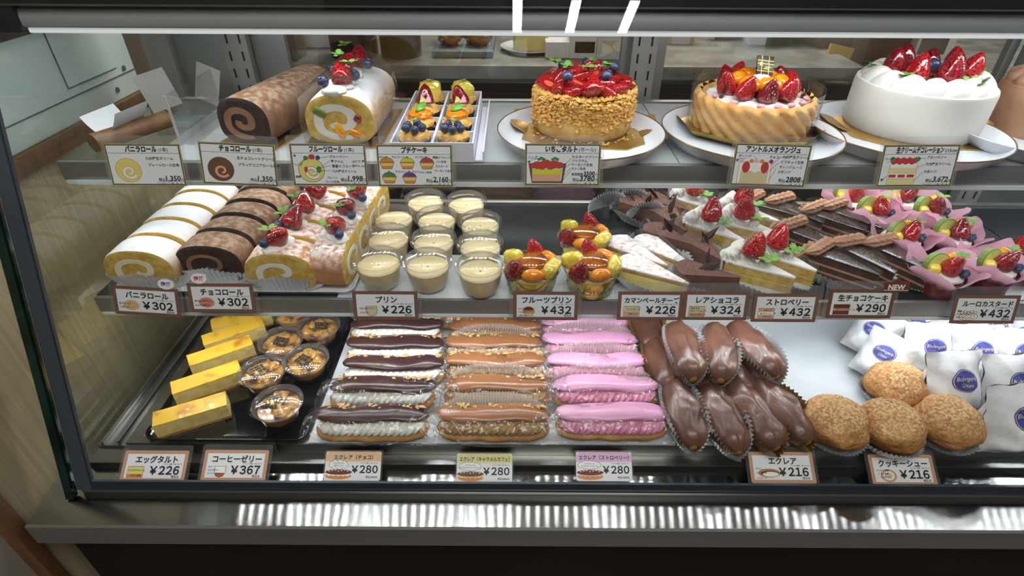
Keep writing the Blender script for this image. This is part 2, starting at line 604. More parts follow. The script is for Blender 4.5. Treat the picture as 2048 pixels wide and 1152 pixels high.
def strawberry_mesh(kind=0):
    def mkk():
        g = G()
        prof = [(0.001, -0.66), (0.07, -0.63), (0.17, -0.53), (0.27, -0.36), (0.36, -0.15), (0.43, 0.06), (0.45, 0.22), (0.40, 0.36), (0.25, 0.45), (0.001, 0.44)]
        pts = []
        for i in range(len(prof) - 1):
            for k in range(3):
                t = k / 3
                pts.append((prof[i][0] * (1 - t) + prof[i + 1][0] * t, prof[i][1] * (1 - t) + prof[i + 1][1] * t))
        pts.append(prof[-1])
        pts = [(r, -z) for r, z in reversed(pts)]              # tip up
        g.lathe(pts, 22, 0, None, lambda r, z, t: (r * (1 + 0.06 * cos(3 * t + kind) + 0.05 * noise.noise(Vector((cos(t), sin(t), z * 2 + kind * 5)))), z))
        return g.mesh('strawberry', 'strawberry_dark' if kind == 2 else 'strawberry', 180)
    return cached(('sb', kind), mkk)


def half_berry_mesh():
    def mkk():
        g = G()
        n = 18
        ring = []
        for i in range(n):
            t = i / n * 2 * PI
            w = 0.46 * sin(t) * (1 + 0.25 * cos(t))
            ring.append((w, 0.55 * -cos(t)))
        for j in range(5):
            k0, k1 = j / 5, (j + 1) / 5
            a = [(x * cos(k0 * PI / 2), y * cos(k0 * PI / 2), -0.3 * sin(k0 * PI / 2)) for x, y in ring]
            b = [(x * cos(k1 * PI / 2), y * cos(k1 * PI / 2), -0.3 * sin(k1 * PI / 2)) for x, y in ring]
            g.add(a + b, [(i, (i + 1) % n, n + (i + 1) % n, n + i) for i in range(n)], 0)
        g.add([(x, y, 0) for x, y in ring], [tuple(range(n))], 1)
        g.add([(x * 0.5, y * 0.5, 0.012) for x, y in ring], [tuple(range(n))], 2)
        return g.mesh('strawberry', ['strawberry', 'berry_glaze', 'grapefruit'], 40)
    return cached('hb', mkk)


def blueberry_mesh():
    def mkk():
        g = G()
        prof = [(0.001, -0.5)] + [(0.5 * cos(a), 0.48 * sin(a)) for a in [(-0.5 + i / 10) * PI * 0.96 for i in range(10)]] + [(0.2, 0.5), (0.16, 0.44), (0.001, 0.42)]
        g.lathe(prof, 18, mod=lambda r, z, t: (r * (1 + (0.12 * cos(5 * t) if z > 0.46 else 0)), z))
        return g.mesh('blueberry', 'blueberry', 60)
    return cached('bb', mkk)


def chervil_mesh(seed=0, mat='herb'):
    def mkk():
        rnd = random.Random(seed)
        g = G()
        for k in range(5):
            a = k / 5 * 2 * PI + rnd.uniform(-0.3, 0.3)
            L = rnd.uniform(0.8, 1.15)
            tilt = rnd.uniform(0.1, 0.6)
            M = T(0, 0, 0.1, ry=-tilt, rz=a)
            pts = [(0, -0.03), (0.25, -0.12), (0.32, -0.3), (0.45, -0.2), (0.55, -0.34), (0.68, -0.16), (0.85, -0.2), (0.84, -0.05), (1.0, 0),
                   (0.84, 0.05), (0.85, 0.2), (0.68, 0.16), (0.55, 0.34), (0.45, 0.2), (0.32, 0.3), (0.25, 0.12), (0, 0.03)]
            top = [(x * L, y * L, 0.12 * sin(x * 3) - 0.1 * abs(y)) for x, y in pts]
            bot = [(x, y, z - 0.03) for x, y, z in top]
            n = len(pts)
            fs = []
            for i in range(8):
                fs.append((i, i + 1, n - 2 - i, n - 1 - i))
            fs = [f for f in fs if len(set(f)) == len(f)]
            g.add(top, fs, 0, M)
            g.add(bot, [tuple(reversed(f)) for f in fs], 0, M)
        return g.mesh('chervil', mat, 0)
    return cached(('cv', seed, mat), mkk)


def swirl_mesh(mat, n=7, hgt=1.0, twist=1.4, key=0):
    def mkk():
        g = G()
        K = 14

        def mod(r, z, t):
            s = z / hgt
            return (r * (1 + 0.17 * cos(n * (t + twist * s))), z)
        prof = []
        for i in range(K + 1):
            s = i / K
            r = 0.5 * (1 - s) ** 0.55 * (1 - 0.12 * sin(s * 9))
            prof.append((max(r, 0.004), hgt * s))
        g.lathe(prof, n * 6, 0, None, mod, True, True)
        return g.mesh('piped_cream', mat, 180)
    return cached(('sw', mat, n, hgt, twist, key), mkk)


def shell_piece(g, M, mi=0, ridges=7):
    """one ridged piped shell with a fat head at x=0 and a tail at x=1"""
    def fn(u, w):
        t = u * 2 * PI
        r = 0.42 * (math.sqrt(max(0.0, sin(min(1, w * 1.5 + 0.02) * PI * 0.52))) if w < 0.4 else (1 - (w - 0.4) / 0.6) ** 0.7 * 0.98)
        r = max(r, 0.004) * (1 + 0.16 * cos(ridges * t + 5 * w))
        return (w * 1.25 - 0.25, r * cos(t), 0.3 + r * sin(t) * 0.95 + 0.12 * sin(w * PI))
    g.grid(fn, ridges * 5, 10, True, False, mi, M, True, True)


def pleated(ax, ay, fl, hfn, n=44, base_z=0.0006, zig=0.0016, mi=0, g=None, rise=3):
    """pleated baking cup: flat oval bottom, crimped wall flaring by fl, height hfn(angle)"""
    g = g or G()
    N_ = n * 2

    def rad(t, k):
        return 1.0

    vs, fs = [], []
    rings = rise + 1
    for j in range(rings):
        w = j / rise
        for i in range(N_):
            t = i / N_ * 2 * PI
            hh = hfn(t)
            zz = zig * (1 if i % 2 else -1) * (0.3 + w)
            cx, cy = cos(t), sin(t)
            vs.append(((ax + fl * w + zz) * cx, (ay + fl * w + zz) * cy, base_z + hh * w))
    for j in range(rise):
        for i in range(N_):
            i2 = (i + 1) % N_
            fs.append((j * N_ + i, j * N_ + i2, (j + 1) * N_ + i2, (j + 1) * N_ + i))
    fs.append(tuple(range(N_)))
    return g.add(vs, fs, mi)


def roll_outline(w, hgt, n=48):
    """D-like cross section of a sponge roll resting on its flat side, centre at mid height"""
    pts = []
    for i in range(n):
        t = i / n * 2 * PI
        x = math.copysign(abs(cos(t)) ** 0.88, cos(t)) * w / 2
        z = math.copysign(abs(sin(t)) ** (0.85 if sin(t) > 0 else 0.45), sin(t)) * hgt / 2
        pts.append((x * (1.0 if z > 0 else 1.0 + 0.0 * z), z + hgt / 2))
    return pts


def roll_body(w, hgt, L, n=48, seed=0, amp=0.015):
    """roll along +y: skin, and the two cut faces"""
    g = G()
    o = roll_outline(w, hgt, n)
    cx, cz = 0, hgt / 2
    K = 8
    rows = []
    for j in range(K + 1):
        y = L * j / K
        k = 1 - (0.03 if j in (0, K) else 0)
        rows.append([(cx + (x - cx) * k * (1 + amp * noise.noise(Vector((x * 40, y * 40, z * 40 + seed)))), y, max(0, cz + (z - cz) * k * (1 + amp * noise.noise(Vector((z * 40, y * 40, seed)))))) for x, z in o])
    vs = [p for r in rows for p in r]
    fs = [(j * n + i, (j + 1) * n + i, (j + 1) * n + (i + 1) % n, j * n + (i + 1) % n) for j in range(K) for i in range(n)]
    g.add(vs, fs, 0)
    for r, sg in ((rows[0], -1), (rows[-1], 1)):
        ring = [r]
        for k, dy in ((0.94, 0.001), (0.8, 0.0012), (0.55, 0.0012), (0.25, 0.0012)):
            ring.append([((x) * k, y + sg * dy, cz + (z - cz) * k) for x, y, z in r])
        vs = [p for q in ring for p in q]
        fs = []
        for j in range(len(ring) - 1):
            for i in range(n):
                f = (j * n + i, (j + 1) * n + i, (j + 1) * n + (i + 1) % n, j * n + (i + 1) % n)
                fs.append(f if sg > 0 else tuple(reversed(f)))
        f = tuple((len(ring) - 1) * n + i for i in range(n))
        fs.append(f if sg < 0 else tuple(reversed(f)))
        g.add(vs, fs, 1)
    return g


def roll_spiral(w, hgt, L, turns=1.55, s0=0.80, s1=0.12, th=0.15, start=-0.35, both=True):
    """the cream ribbon of the cut faces"""
    g = G()
    K = 70
    for y, sg in ((-0.0012, -1),) + (((L + 0.0012), 1),) * both:
        inn, out = [], []
        for i in range(K + 1):
            q = i / K
            t = start * PI - q * turns * 2 * PI
            s = s0 + (s1 - s0) * q
            hw = th * (0.55 + 0.45 * sin(min(1, q * 6) * PI / 2)) * (0.5 + 0.1 * noise.noise(Vector((q * 9, 0, y * 50))))
            for lst, k in ((inn, s - hw), (out, s + hw)):
                x = cos(t) * w / 2 * k
                z = (abs(sin(t)) ** (0.85 if sin(t) > 0 else 0.7)) * math.copysign(1, sin(t)) * hgt / 2 * k
                lst.append((x, y + sg * 0.0006, hgt / 2 + z))
        vs = inn + out
        fs = [(i, i + 1, K + 2 + i, K + 1 + i) for i in range(K)]
        vb = [(x, yy - sg * 0.0012, z) for x, yy, z in vs]
        n0 = len(vs)
        fb = [(i, i + 1, n0 + i + 1, n0 + i) for i in range(K)] + [(K + 1 + i, K + 2 + i, n0 + K + 2 + i, n0 + K + 1 + i) for i in range(K)]
        g.add(vs + vb, fs + fb, 0)
    return g


def wedge_outline(L, Wd, tipr=0.0015, nb=8):
    """cake slice seen from above: rounded back at x=0, tip at x=L"""
    pts = [(L, -tipr), (L, tipr)]
    for i in range(nb + 1):
        a = 1 - 2 * i / nb
        pts.append((0.012 * (a * a) - 0.004, a * Wd / 2))
    return pts


def scatter_chips(g, fn, n, size, mi=0, seed=1, flat=0.5):
    rnd = random.Random(seed)
    for _ in range(n):
        p = fn(rnd)
        if p is None:
            continue
        s = size * rnd.uniform(0.5, 1.3)
        M = Matrix.Translation(p) @ Matrix.Rotation(rnd.uniform(0, 6.3), 4, 'Z') @ Matrix.Rotation(rnd.uniform(-0.6, 0.6), 4, 'X')
        k = [rnd.uniform(0.6, 1.2) for _ in range(6)]
        v = [(-s * k[0], 0, 0), (0, -s * k[1] * 0.7, 0), (s * k[2], 0, 0), (0, s * k[3] * 0.7, 0), (0, 0, s * flat * k[4]), (0, 0, -s * flat * 0.5)]
        g.add(v, [(0, 1, 4), (1, 2, 4), (2, 3, 4), (3, 0, 4), (1, 0, 5), (2, 1, 5), (3, 2, 5), (0, 3, 5)], mi, M)
    return g


def berry(parent, x, y, z, s, kind=0, rx=0.0, ry=0.0, rz=0.0, name='strawberry'):
    return put(name, strawberry_mesh(kind), parent, T(x, y, z, rx, ry, rz, s))


def blueb(parent, x, y, z, s=0.011, rx=0.5, rz=0.0):
    return put('blueberry', blueberry_mesh(), parent, T(x, y, z, rx, 0, rz, s))


def chervil(parent, x, y, z, s=0.012, rz=0.0, seed=0, rx=0.0):
    return put('chervil', chervil_mesh(seed), parent, T(x, y, z, rx, 0, rz, s))


# ------------------------------------------------------------------ the room
struct('floor', G().box(-1.6, 3.2, -3.4, 3.0, -0.05, 0.0).mesh('floor', 'floor_tile', 0))
struct('ceiling', G().box(-1.6, 3.2, -3.4, 3.0, 2.65, 2.7).mesh('ceiling', 'ceiling_paint', 0))
struct('wall_back', G().box(-1.6, 3.2, 2.6, 2.7, 0, 2.65).mesh('wall_back', 'back_wall', 0))
struct('wall_side', G().box(-1.6, -0.85, 0.9, 2.6, 0, 2.65).mesh('wall_side', 'back_wall', 0))
XW = -0.545
struct('wall_left', G().box(XW - 0.04, XW, 0.358, 0.90, 0, 1.190).mesh('wall_left', 'wood_pale', 0))
struct('wall_entrance', G().box(XW - 0.10, XW - 0.012, -0.6, 0.342, 0, 2.65).mesh('wall_entrance', 'beige_wall', 0))
struct('trim_1', G().box(XW - 0.05, XW + 0.004, 0.342, 0.358, 0, 2.65).mesh('trim_1', 'trim_brown', bevel=0.002))
struct('trim_2', G().box(XW - 0.04, XW + 0.006, 0.358, 0.90, 1.190, 1.212).mesh('trim_2', 'trim_brown', bevel=0.002))
g = G().box(XW - 0.04, XW, 0.358, 0.84, 1.212, 1.318)
struct('wall_upper', g.mesh('wall_upper', 'panel_white', bevel=0.003))
g = G().box(XW - 0.002, XW + 0.0012, 0.362, 0.838, 1.2405, 1.2417)
g.box(XW - 0.002, XW + 0.0012, 0.70, 0.80, 1.2510, 1.2520)
g.box(XW - 0.002, XW + 0.0012, 0.698, 0.6995, 1.251, 1.316)
for y, z in ((0.815, 1.2475), (0.785, 1.226)):
    g.lathe([(0.0035, 0), (0.0035, 0.0016), (0.001, 0.0018)], 14, 0, T(XW, y, z, ry=PI / 2), None, True, True)
struct('trim_3', g.mesh('trim_3', 'panel_line', 0))
struct('trim_4', G().box(XW - 0.04, XW + 0.003, 0.358, 0.90, 1.318, 1.334).mesh('trim_4', 'kick_brown', 0))
struct('wall_top', G().box(XW - 0.04, XW, 0.358, 0.90, 1.334, 2.65).mesh('wall_top', 'beige_wall', 0))

# three slim ceiling lights over the customer's head and two warm spots
for k, x in enumerate((0.02, 0.32, 0.62)):
    t = thing('ceiling_light', 'slim white ceiling light, %s of the three in a row mirrored in the case' % ('first', 'middle one', 'last')[k], 'ceiling light', (x, -1.98, 2.62), group='ceiling lights')
    bx('housing', 'aluminium', -0.035, 0.035, -0.19, 0.19, 0.008, 0.03, 0.003, t)
    bx('tube', 'ceiling_tube', -0.026, 0.026, -0.17, 0.17, 0.0, 0.0079, 0, t)
for k, x in enumerate((-0.75, -1.05, 0.2)):
    t = thing('spotlight', ('warm ceiling spot above the left wall', 'warm ceiling spot beyond the left wall', 'warm ceiling spot near the slim lights')[k], 'ceiling lamp', (x, -0.9 - 0.25 * k, 2.62))
    put('shade', G().lathe([(0.05, 0), (0.05, 0.03), (0.02, 0.03)], 24).mesh('shade', 'aluminium'), t)
    put('bulb', G().lathe([(0.001, 0.002), (0.035, 0.002), (0.035, 0.012), (0.001, 0.012)], 20).mesh('bulb', 'warm_bulb'), t)

# ------------------------------------------------------------------ the display case
case = thing('display_case', 'long refrigerated glass display case with steel trim holding the cakes', 'display case', (0.3, 0.6, 0))
CM = case.matrix_world.inverted()


def cpart(name, g, mat, bevel=0, parent=None, smooth=40, M=None):
    me = g.mesh(name, mat, smooth, bevel)
    o = put(name, me)
    o.parent = parent or case
    if not parent:
        o.matrix_parent_inverse = CM
    return o


def gy(z):
    return 0.385 + 0.325 * (z - 0.885)


cpart('base_cabinet', G().box(-0.531, XR, 0.375, 0.95, 0.0, 0.835), 'cabinet_black', 0.003)
cpart('kick_strip', G().box(-0.525, XR, 0.358, 0.38, 0.833, 0.847), 'kick_brown', 0.001)
# steel ledge with a mitred left end
v = [(-0.532, 0.351, 0.8808), (XR, 0.351, 0.8808), (XR, 0.402, 0.8812), (-0.505, 0.402, 0.8812), (-0.532, 0.47, 0.881), (-0.505, 0.47, 0.8812)]
lg = cpart('ledge', G().add(v, [(0, 1, 2, 3), (0, 3, 5, 4)]), 'steel_ledge', 0, smooth=0)
g = G()
g.add([(-0.532, 0.351, 0.8808), (XR, 0.351, 0.8808), (XR, 0.349, 0.878), (-0.534, 0.349, 0.878), (XR, 0.349, 0.847), (-0.534, 0.349, 0.847), (-0.534, 0.47, 0.8808), (-0.534, 0.47, 0.847), (-0.532, 0.47, 0.881), (XR, 0.38, 0.847), (-0.50, 0.38, 0.847)],
      [(1, 0, 3, 2), (2, 3, 5, 4), (3, 6, 7, 5), (0, 8, 6, 3), (4, 5, 10, 9)])
cpart('ledge_front', g, 'rail_steel', 0, parent=lg, smooth=0)
g = G().prism([(0.392, 0.8800), (0.402, 0.8800), (0.402, 0.8880), (0.3925, 0.8935), (0.389, 0.8920)], -0.495, XR, M=Matrix(((0, 0, 1, 0), (1, 0, 0, 0), (0, 1, 0, 0), (0, 0, 0, 1))))
cpart('bottom_frame', g, 'rail_steel', 0.0005)
# floor of the case: front gutter, then the raised deck
g = G().box(XL + 0.003, XR, 0.4185, 0.80, 0.885, 0.900)
cpart('gutter', g, 'steel', 0.0005)
cpart('gutter_lip', G().add([(XL + 0.003, 0.3935, 0.8871), (XR, 0.3935, 0.8871), (XR, 0.4177, 0.8890), (XL + 0.003, 0.4177, 0.8890)], [(0, 1, 2, 3)]), 'steel_ledge', 0, smooth=0)
cpart('gutter_slot', G().box(XL + 0.003, XR, 0.4178, 0.4184, 0.885, 0.8985), 'slot_black')
g = G()
for x0, x1 in ((-0.455, -0.278), (-0.2775, 0.2925), (0.293, XR)):
    g.box(x0, x1, 0.4325, 0.775, 0.9001, 0.9185)
cpart('deck', g, 'steel', 0.0012)
g = G().box(-0.498, -0.4575, 0.44, 0.775, 0.9001, 0.904)
g.box(-0.492, -0.489, 0.44, 0.775, 0.904, 0.910)
g.box(-0.472, -0.469, 0.44, 0.775, 0.904, 0.912)
cpart('side_channel', g, 'steel', 0.0005)

# glass
g = G().add([(-0.478, gy(0.892), 0.892), (XR, gy(0.892), 0.892), (XR, gy(1.378), 1.378), (-0.478, gy(1.378), 1.378)], [(0, 1, 2, 3)])
fg = cpart('front_glass', g, 'front_glass', 0, smooth=0)


def slab(x0, x1, z0, z1, th):
    a, b = gy(z0), gy(z1)
    q = [(x0, a, z0), (x1, a, z0), (x1, b, z1), (x0, b, z1)]
    return G().add(q + [(x, y + th, z) for x, y, z in q], [(0, 1, 2, 3), (5, 4, 7, 6), (0, 4, 5, 1), (3, 2, 6, 7), (0, 3, 7, 4), (1, 5, 6, 2)])


cpart('border', slab(-0.494, -0.4755, 0.892, 1.378, 0.004), 'glass_border', parent=fg)
cpart('border', slab(-0.4754, XR, 0.892, 0.9025, 0.003), 'glass_border', parent=fg)
g = G().add([(-0.502, gy(0.885) + 0.004, 0.883), (-0.502, 0.80, 0.883), (-0.502, 0.80, 1.37), (-0.502, gy(1.37) + 0.004, 1.37)], [(0, 1, 2, 3)])
sg = cpart('side_glass', g, 'side_glass', 0, smooth=0)
a, b = gy(0.883), gy(1.37)
q = [(-0.5065, a - 0.004, 0.883), (-0.4975, a - 0.004, 0.883), (-0.4975, b - 0.004, 1.37), (-0.5065, b - 0.004, 1.37)]
cpart('polished_edge', G().add(q + [(x, y + 0.0075, z) for x, y, z in q], [(0, 1, 2, 3), (5, 4, 7, 6), (0, 4, 5, 1), (3, 2, 6, 7), (0, 3, 7, 4), (1, 5, 6, 2)]), 'glass_edge', parent=sg)

# top: lamp bar, its lit cover, the dark cap and the roof
YZ = Matrix(((0, 0, 1, 0), (1, 0, 0, 0), (0, 1, 0, 0), (0, 0, 0, 1)))
bar = G().prism([(0.553, 1.3475), (0.585, 1.3475), (0.585, 1.3650), (0.560, 1.3650), (0.5545, 1.3625), (0.5525, 1.357), (0.5520, 1.350)], -0.447, XR, M=YZ)
lampbar = cpart('lamp_bar', bar, 'bar_grey', 0.0006)
cpart('lit_cover', G().box(-0.445, XR, 0.5545, 0.5645, 1.3425, 1.3474), 'lit_cover', 0.001, parent=lampbar)
cpart('end_cap', G().box(-0.470, -0.4471, 0.550, 0.590, 1.3425, 1.3700), 'black_plastic', 0.004, parent=lampbar)
cpart('roof', G().box(-0.51, XR, 0.586, 0.82, 1.3655, 1.3800), 'steel_dark', 0.001)
cpart('top_cap', G().prism([(0.549, 1.3655), (0.585, 1.3655), (0.585, 1.44), (0.560, 1.44), (0.551, 1.38)], -0.51, XR, M=YZ), 'black_plastic', 0.001)


cpart('trim_strip', G().box(-0.47, XR, 0.5478, 0.5505, 1.3663, 1.3680), 'steel', 0.0003)


def dots(y, z, x0, x1, pitch, size, rows=(0,), n=None):
    g = G()
    for dy in rows:
        x = x0
        while x < x1:
            s = size / 2
            g.add([(x - s, y + dy - s, z), (x - s, y + dy + s, z), (x + s, y + dy + s, z), (x + s, y + dy - s, z)], [(0, 1, 2, 3)])
            x += pitch
    return g


def led_strip(parent, y, z, x0, mat, rows, pitch=0.0125, size=0.0045):
    s = cpart('led_strip', G().box(x0 - 0.005, XR, y - 0.008, y + 0.008 + max(rows), z + 0.0006, z + 0.005), 'lit_strip', 0, parent=parent)
    d = cpart('led', dots(y, z, x0, XR - 0.01, pitch, size, rows), mat, 0, parent=parent, smooth=0)
    d['kind'] = 'stuff'


led_strip(lampbar, 0.608, 1.3585, -0.44, 'led_top', (0.0, 0.016), 0.0175, 0.0045)

# shelves: glass panes on a steel front rail and thin steel arms
SH_F = {ZT: 0.561, ZM: 0.527}
for zz, joints in ((ZT, (-0.485, -0.392, 0.178, 0.72, 1.12)), (ZM, (-0.49, -0.30, 0.21, 0.68, 1.12))):
    yf = SH_F[zz]
    sh = cpart('shelf', G().box(joints[0], XR, yf, yf + 0.006, zz - 0.021, zz - 0.0005), 'rail_steel', 0.0008)
    cpart('rail_trim', G().box(joints[0] + 0.002, XR, yf - 0.001, yf + 0.004, zz - 0.0255, zz - 0.0212), 'lit_strip', 0.0005, parent=sh)
    for i in range(len(joints) - 1):
        mat = ('shelf_glass_clear' if i == 0 else 'shelf_glass') if zz == ZT else 'deck_dark'
        cpart('glass_pane' if zz == ZT else 'shelf_plate', G().box(joints[i] + 0.0009, joints[i + 1] - 0.0009, yf + 0.0062, 0.774, zz - 0.006, zz), mat, 0, parent=sh, smooth=0)
    cpart('back_rail', G().box(joints[0], XR, 0.7745, 0.784, zz - 0.012, zz + 0.003), 'aluminium', 0.001, parent=sh)
    for x in (-0.373, 0.176, 0.71):
        cpart('arm', G().box(x - 0.004, x + 0.004, yf + 0.02, 0.795, zz - 0.022, zz - 0.0065), 'steel', 0.0008, parent=sh)
    led_strip(sh, 0.712 if zz == ZT else 0.543, zz - 0.0125, joints[0] + 0.02, 'led', (0.0, 0.018))
    if zz == ZT:
        led_strip(sh, 0.566, zz - 0.0258, joints[0] + 0.02, 'led', (0.0,), 0.0165, 0.0045)

# back: slotted standards and sliding glass doors
for x in (-0.373, 0.176, 0.71):
    st = cpart('shelf_standard', G().box(x - 0.017, x + 0.017, 0.797, 0.815, 0.90, 1.366), 'standard_grey', 0.001)
    g = G()
    k = 0
    while 0.91 + k * 0.022 < 1.35:
        for dx in (-0.0085, 0.0085):
            g.box(x + dx - 0.0011, x + dx + 0.0011, 0.7962, 0.7975, 0.91 + k * 0.022, 0.922 + k * 0.022)
        k += 1
    cpart('slots', g, 'slot_black', parent=st)
cpart('back_post', G().box(-0.498, -0.462, 0.80, 0.82, 0.90, 1.366), 'standard_grey', 0.001)
cpart('back_panel', G().box(-0.462, -0.392, 0.812, 0.818, 0.90, 1.366), 'aluminium', 0.001)
for x0, x1, yy in ((-0.355, -0.33, 0.818), (-0.328, 0.16, 0.822), (0.196, 0.69, 0.822), (0.73, 1.14, 0.822)):
    if x1 - x0 < 0.1:
        cpart('door_post', G().box(x0, x1 + 0.02, yy - 0.006, yy + 0.006, 0.90, 1.366), 'aluminium', 0.002)
        continue
    d = cpart('sliding_door', G().add([(x0, yy, 0.905), (x1, yy, 0.905), (x1, yy, 1.366), (x0, yy, 1.366)], [(0, 1, 2, 3)]), 'door_glass', 0, smooth=0)
    for xa, xb in ((x0, x0 + 0.014), (x1 - 0.012, x1)):
        cpart('door_frame', G().box(xa, xb, yy - 0.005, yy + 0.006, 0.905, 1.366), 'aluminium', 0.001, parent=d)

# ------------------------------------------------------------------ the staff counter seen through the back glass
cn = thing('staff_counter', 'grey worktop of the staff side behind the back glass', 'counter', (0.4, 1.3, 0))
put('worktop', G().box(-0.9, 0.265, -0.2, 0.35, 1.16, 1.185).mesh('worktop', 'counter_grey', bevel=0.003), cn)
put('worktop', G().box(0.30, 1.3, -0.12, 0.45, 1.13, 1.150).mesh('worktop', 'counter_grey', bevel=0.003), cn)
put('cabinet', G().box(-0.88, 1.28, -0.10, 0.4, 0.0, 1.13).mesh('cabinet', 'back_wall', 0), cn)
ZC, ZC2 = 1.185, 1.150


def cyl_pot(u, v, r, hh, mat, label):
    p = on(u, v, ZC)
    t = thing('canister', label, 'canister', (p.x, p.y + r, ZC))
    put('body', G().lathe([(0.001, 0.0), (r * 0.95, 0), (r, 0.004), (r, hh * 0.86)], 32).mesh('body', mat), t)
    put('lid', G().lathe([(r * 1.03, hh * 0.86), (r * 1.03, hh * 0.95), (r * 0.7, hh), (0.001, hh)], 32).mesh('lid', mat), t)


cyl_pot(700, 122, 0.046, 0.095, 'maroon_glaze', 'dark maroon round canister behind the fruit roll, nearer the left post')
cyl_pot(797, 120, 0.040, 0.09, 'maroon_glaze', 'dark maroon round canister next to the pastry tray behind the glass')


def boxy(name, u, v, w, d, hh, mat, label, cat, z=ZC, rz=0, strip=None):
    p = on(u, v, z)
    t = thing(name, label, cat, (p.x, p.y + d / 2, z), rz)
    put('body', G().box(-w / 2, w / 2, -d / 2, d / 2, 0.0003, hh).mesh('body', mat, bevel=0.002), t)
    if strip:
        put('label_patch', G().box(-w * 0.32, w * 0.32, -d / 2 - 0.0006, -d / 2 - 0.0001, hh * 0.25, hh * 0.7).mesh('label_patch', strip, 0), t)
    return t


tr = boxy('pastry_tray', 925, 116, 0.12, 0.20, 0.012, 'blue_tray', 'white oblong tray of golden pastries behind the glass', 'tray')
for i in range(4):
    p = tr.matrix_world.translation
    single('pastry', cached('pastry', lambda: G().blob(0.024, 0.028, 0.018, amp=0.25, fr=2).mesh('pastry', 'pastry')),
           ('round golden pastry at the front left of the tray behind the glass', 'round golden pastry at the front right of the tray behind the glass',
            'round golden pastry at the back left of the tray behind the glass', 'round golden pastry at the back right of the tray behind the glass')[i], 'pastry',
           T(p.x + (-0.028, 0.028)[i % 2], p.y + (-0.04, 0.05)[i // 2], ZC + 0.028, rz=i), 'pastries on the tray behind')
p = on(1062, 112, ZC)
single('plate', G().lathe([(0.001, 0), (0.03, 0.0), (0.062, 0.008), (0.062, 0.0095), (0.03, 0.003), (0.001, 0.003)], 36).mesh('plate', 'porcelain'), 'small white plate behind the glass left of the white carton', 'plate', T(p.x, p.y + 0.05, ZC))
single('cake_slice', G().prism(wedge_outline(0.07, 0.05), 0, 0.035).mesh('cake_slice', 'cheese', bevel=0.002), 'pale yellow cake slice on the small plate behind the glass', 'cake', T(p.x - 0.03, p.y + 0.05, ZC + 0.004, rz=-0.4))
boxy('carton', 1118, 117, 0.055, 0.05, 0.03, 'card_white', 'low white carton on the staff counter behind the glass', 'carton')
boxy('product_pack', 1168, 118, 0.06, 0.05, 0.045, 'card_white', 'printed white pack next to the low carton behind the glass', 'pack', strip='slot_black')
boxy('wrapped_sweet', 1220, 120, 0.055, 0.05, 0.05, 'bag_paper', 'white wrapped sweet against the middle post behind the glass', 'pack', strip='ink_sand')
boxy('price_stand', 625, 96, 0.10, 0.02, 0.05, 'card_white', 'pale paper stand behind the canisters', 'stand')
boxy('paper_carton', 560 + 10, 122, 0.05, 0.06, 0.08, 'brown_box', 'brown carton at the left end behind the glass', 'carton')
g = G().lathe([(0.001, 0), (0.04, 0), (0.06, 0.012), (0.06, 0.0135), (0.04, 0.003), (0.001, 0.003)], 36)
pm = g.mesh('plate', 'porcelain')
for i, u in enumerate((1420, 1500)):
    p = on(u, 122, ZC2)
    single('plate', pm, ('white plate stacked behind the orange cake, nearer the middle post', 'white plate standing behind the orange cake near the green box')[i], 'plate', T(p.x - 0.02, p.y + 0.065 + 0.13 * i, ZC2 + 0.0002), 'plates behind')
boxy('product_pack', 1355, 122, 0.06, 0.05, 0.075, 'ink_sand', 'beige pouch pack right of the middle post', 'pack', ZC2, strip='card_white')
boxy('barcode_box', 1450, 112, 0.10, 0.03, 0.085, 'card_white', 'tall pale ribbed pack above the white plates', 'pack', ZC2 , strip='counter_grey')
boxy('carton', 1510, 124, 0.045, 0.05, 0.10, 'card_white', 'white upright carton left of the green box', 'carton', ZC2)
boxy('tea_box', 1548, 125, 0.055, 0.05, 0.10, 'green_box', 'dark green upright box behind the orange cake', 'box', ZC2, strip='kick_brown')
boxy('carton', 1592, 122, 0.05, 0.05, 0.10, 'choc_layer', 'dark brown carton right of the green box', 'carton', ZC2)
boxy('carton', 1650, 128, 0.085, 0.06, 0.075, 'brown_box', 'slanted brown carton behind the yellow packet', 'carton', ZC2, rz=0.3)
p = on(1665, 142, ZC2)
single('packet', G().prism([(0, 0), (0.045, 0.0), (0.062, 0.045), (0.012, 0.055)], -0.004, 0.004).mesh('packet', 'yellow_card', bevel=0.0015), 'yellow three-cornered packet leaning behind the white cake', 'packet', T(p.x - 0.03, p.y - 0.01, ZC2, rx=PI / 2 - 0.3))
boxy('carton', 1760, 128, 0.13, 0.08, 0.085, 'brown_box', 'broad brown carton behind the white cream cake', 'carton', ZC2, rz=-0.15)
boxy('sleeve_pack', 1850, 132, 0.09, 0.05, 0.095, 'cloudy_paper', 'clear wrapped pack near the far right behind the glass', 'pack', ZC2, strip='counter_grey')

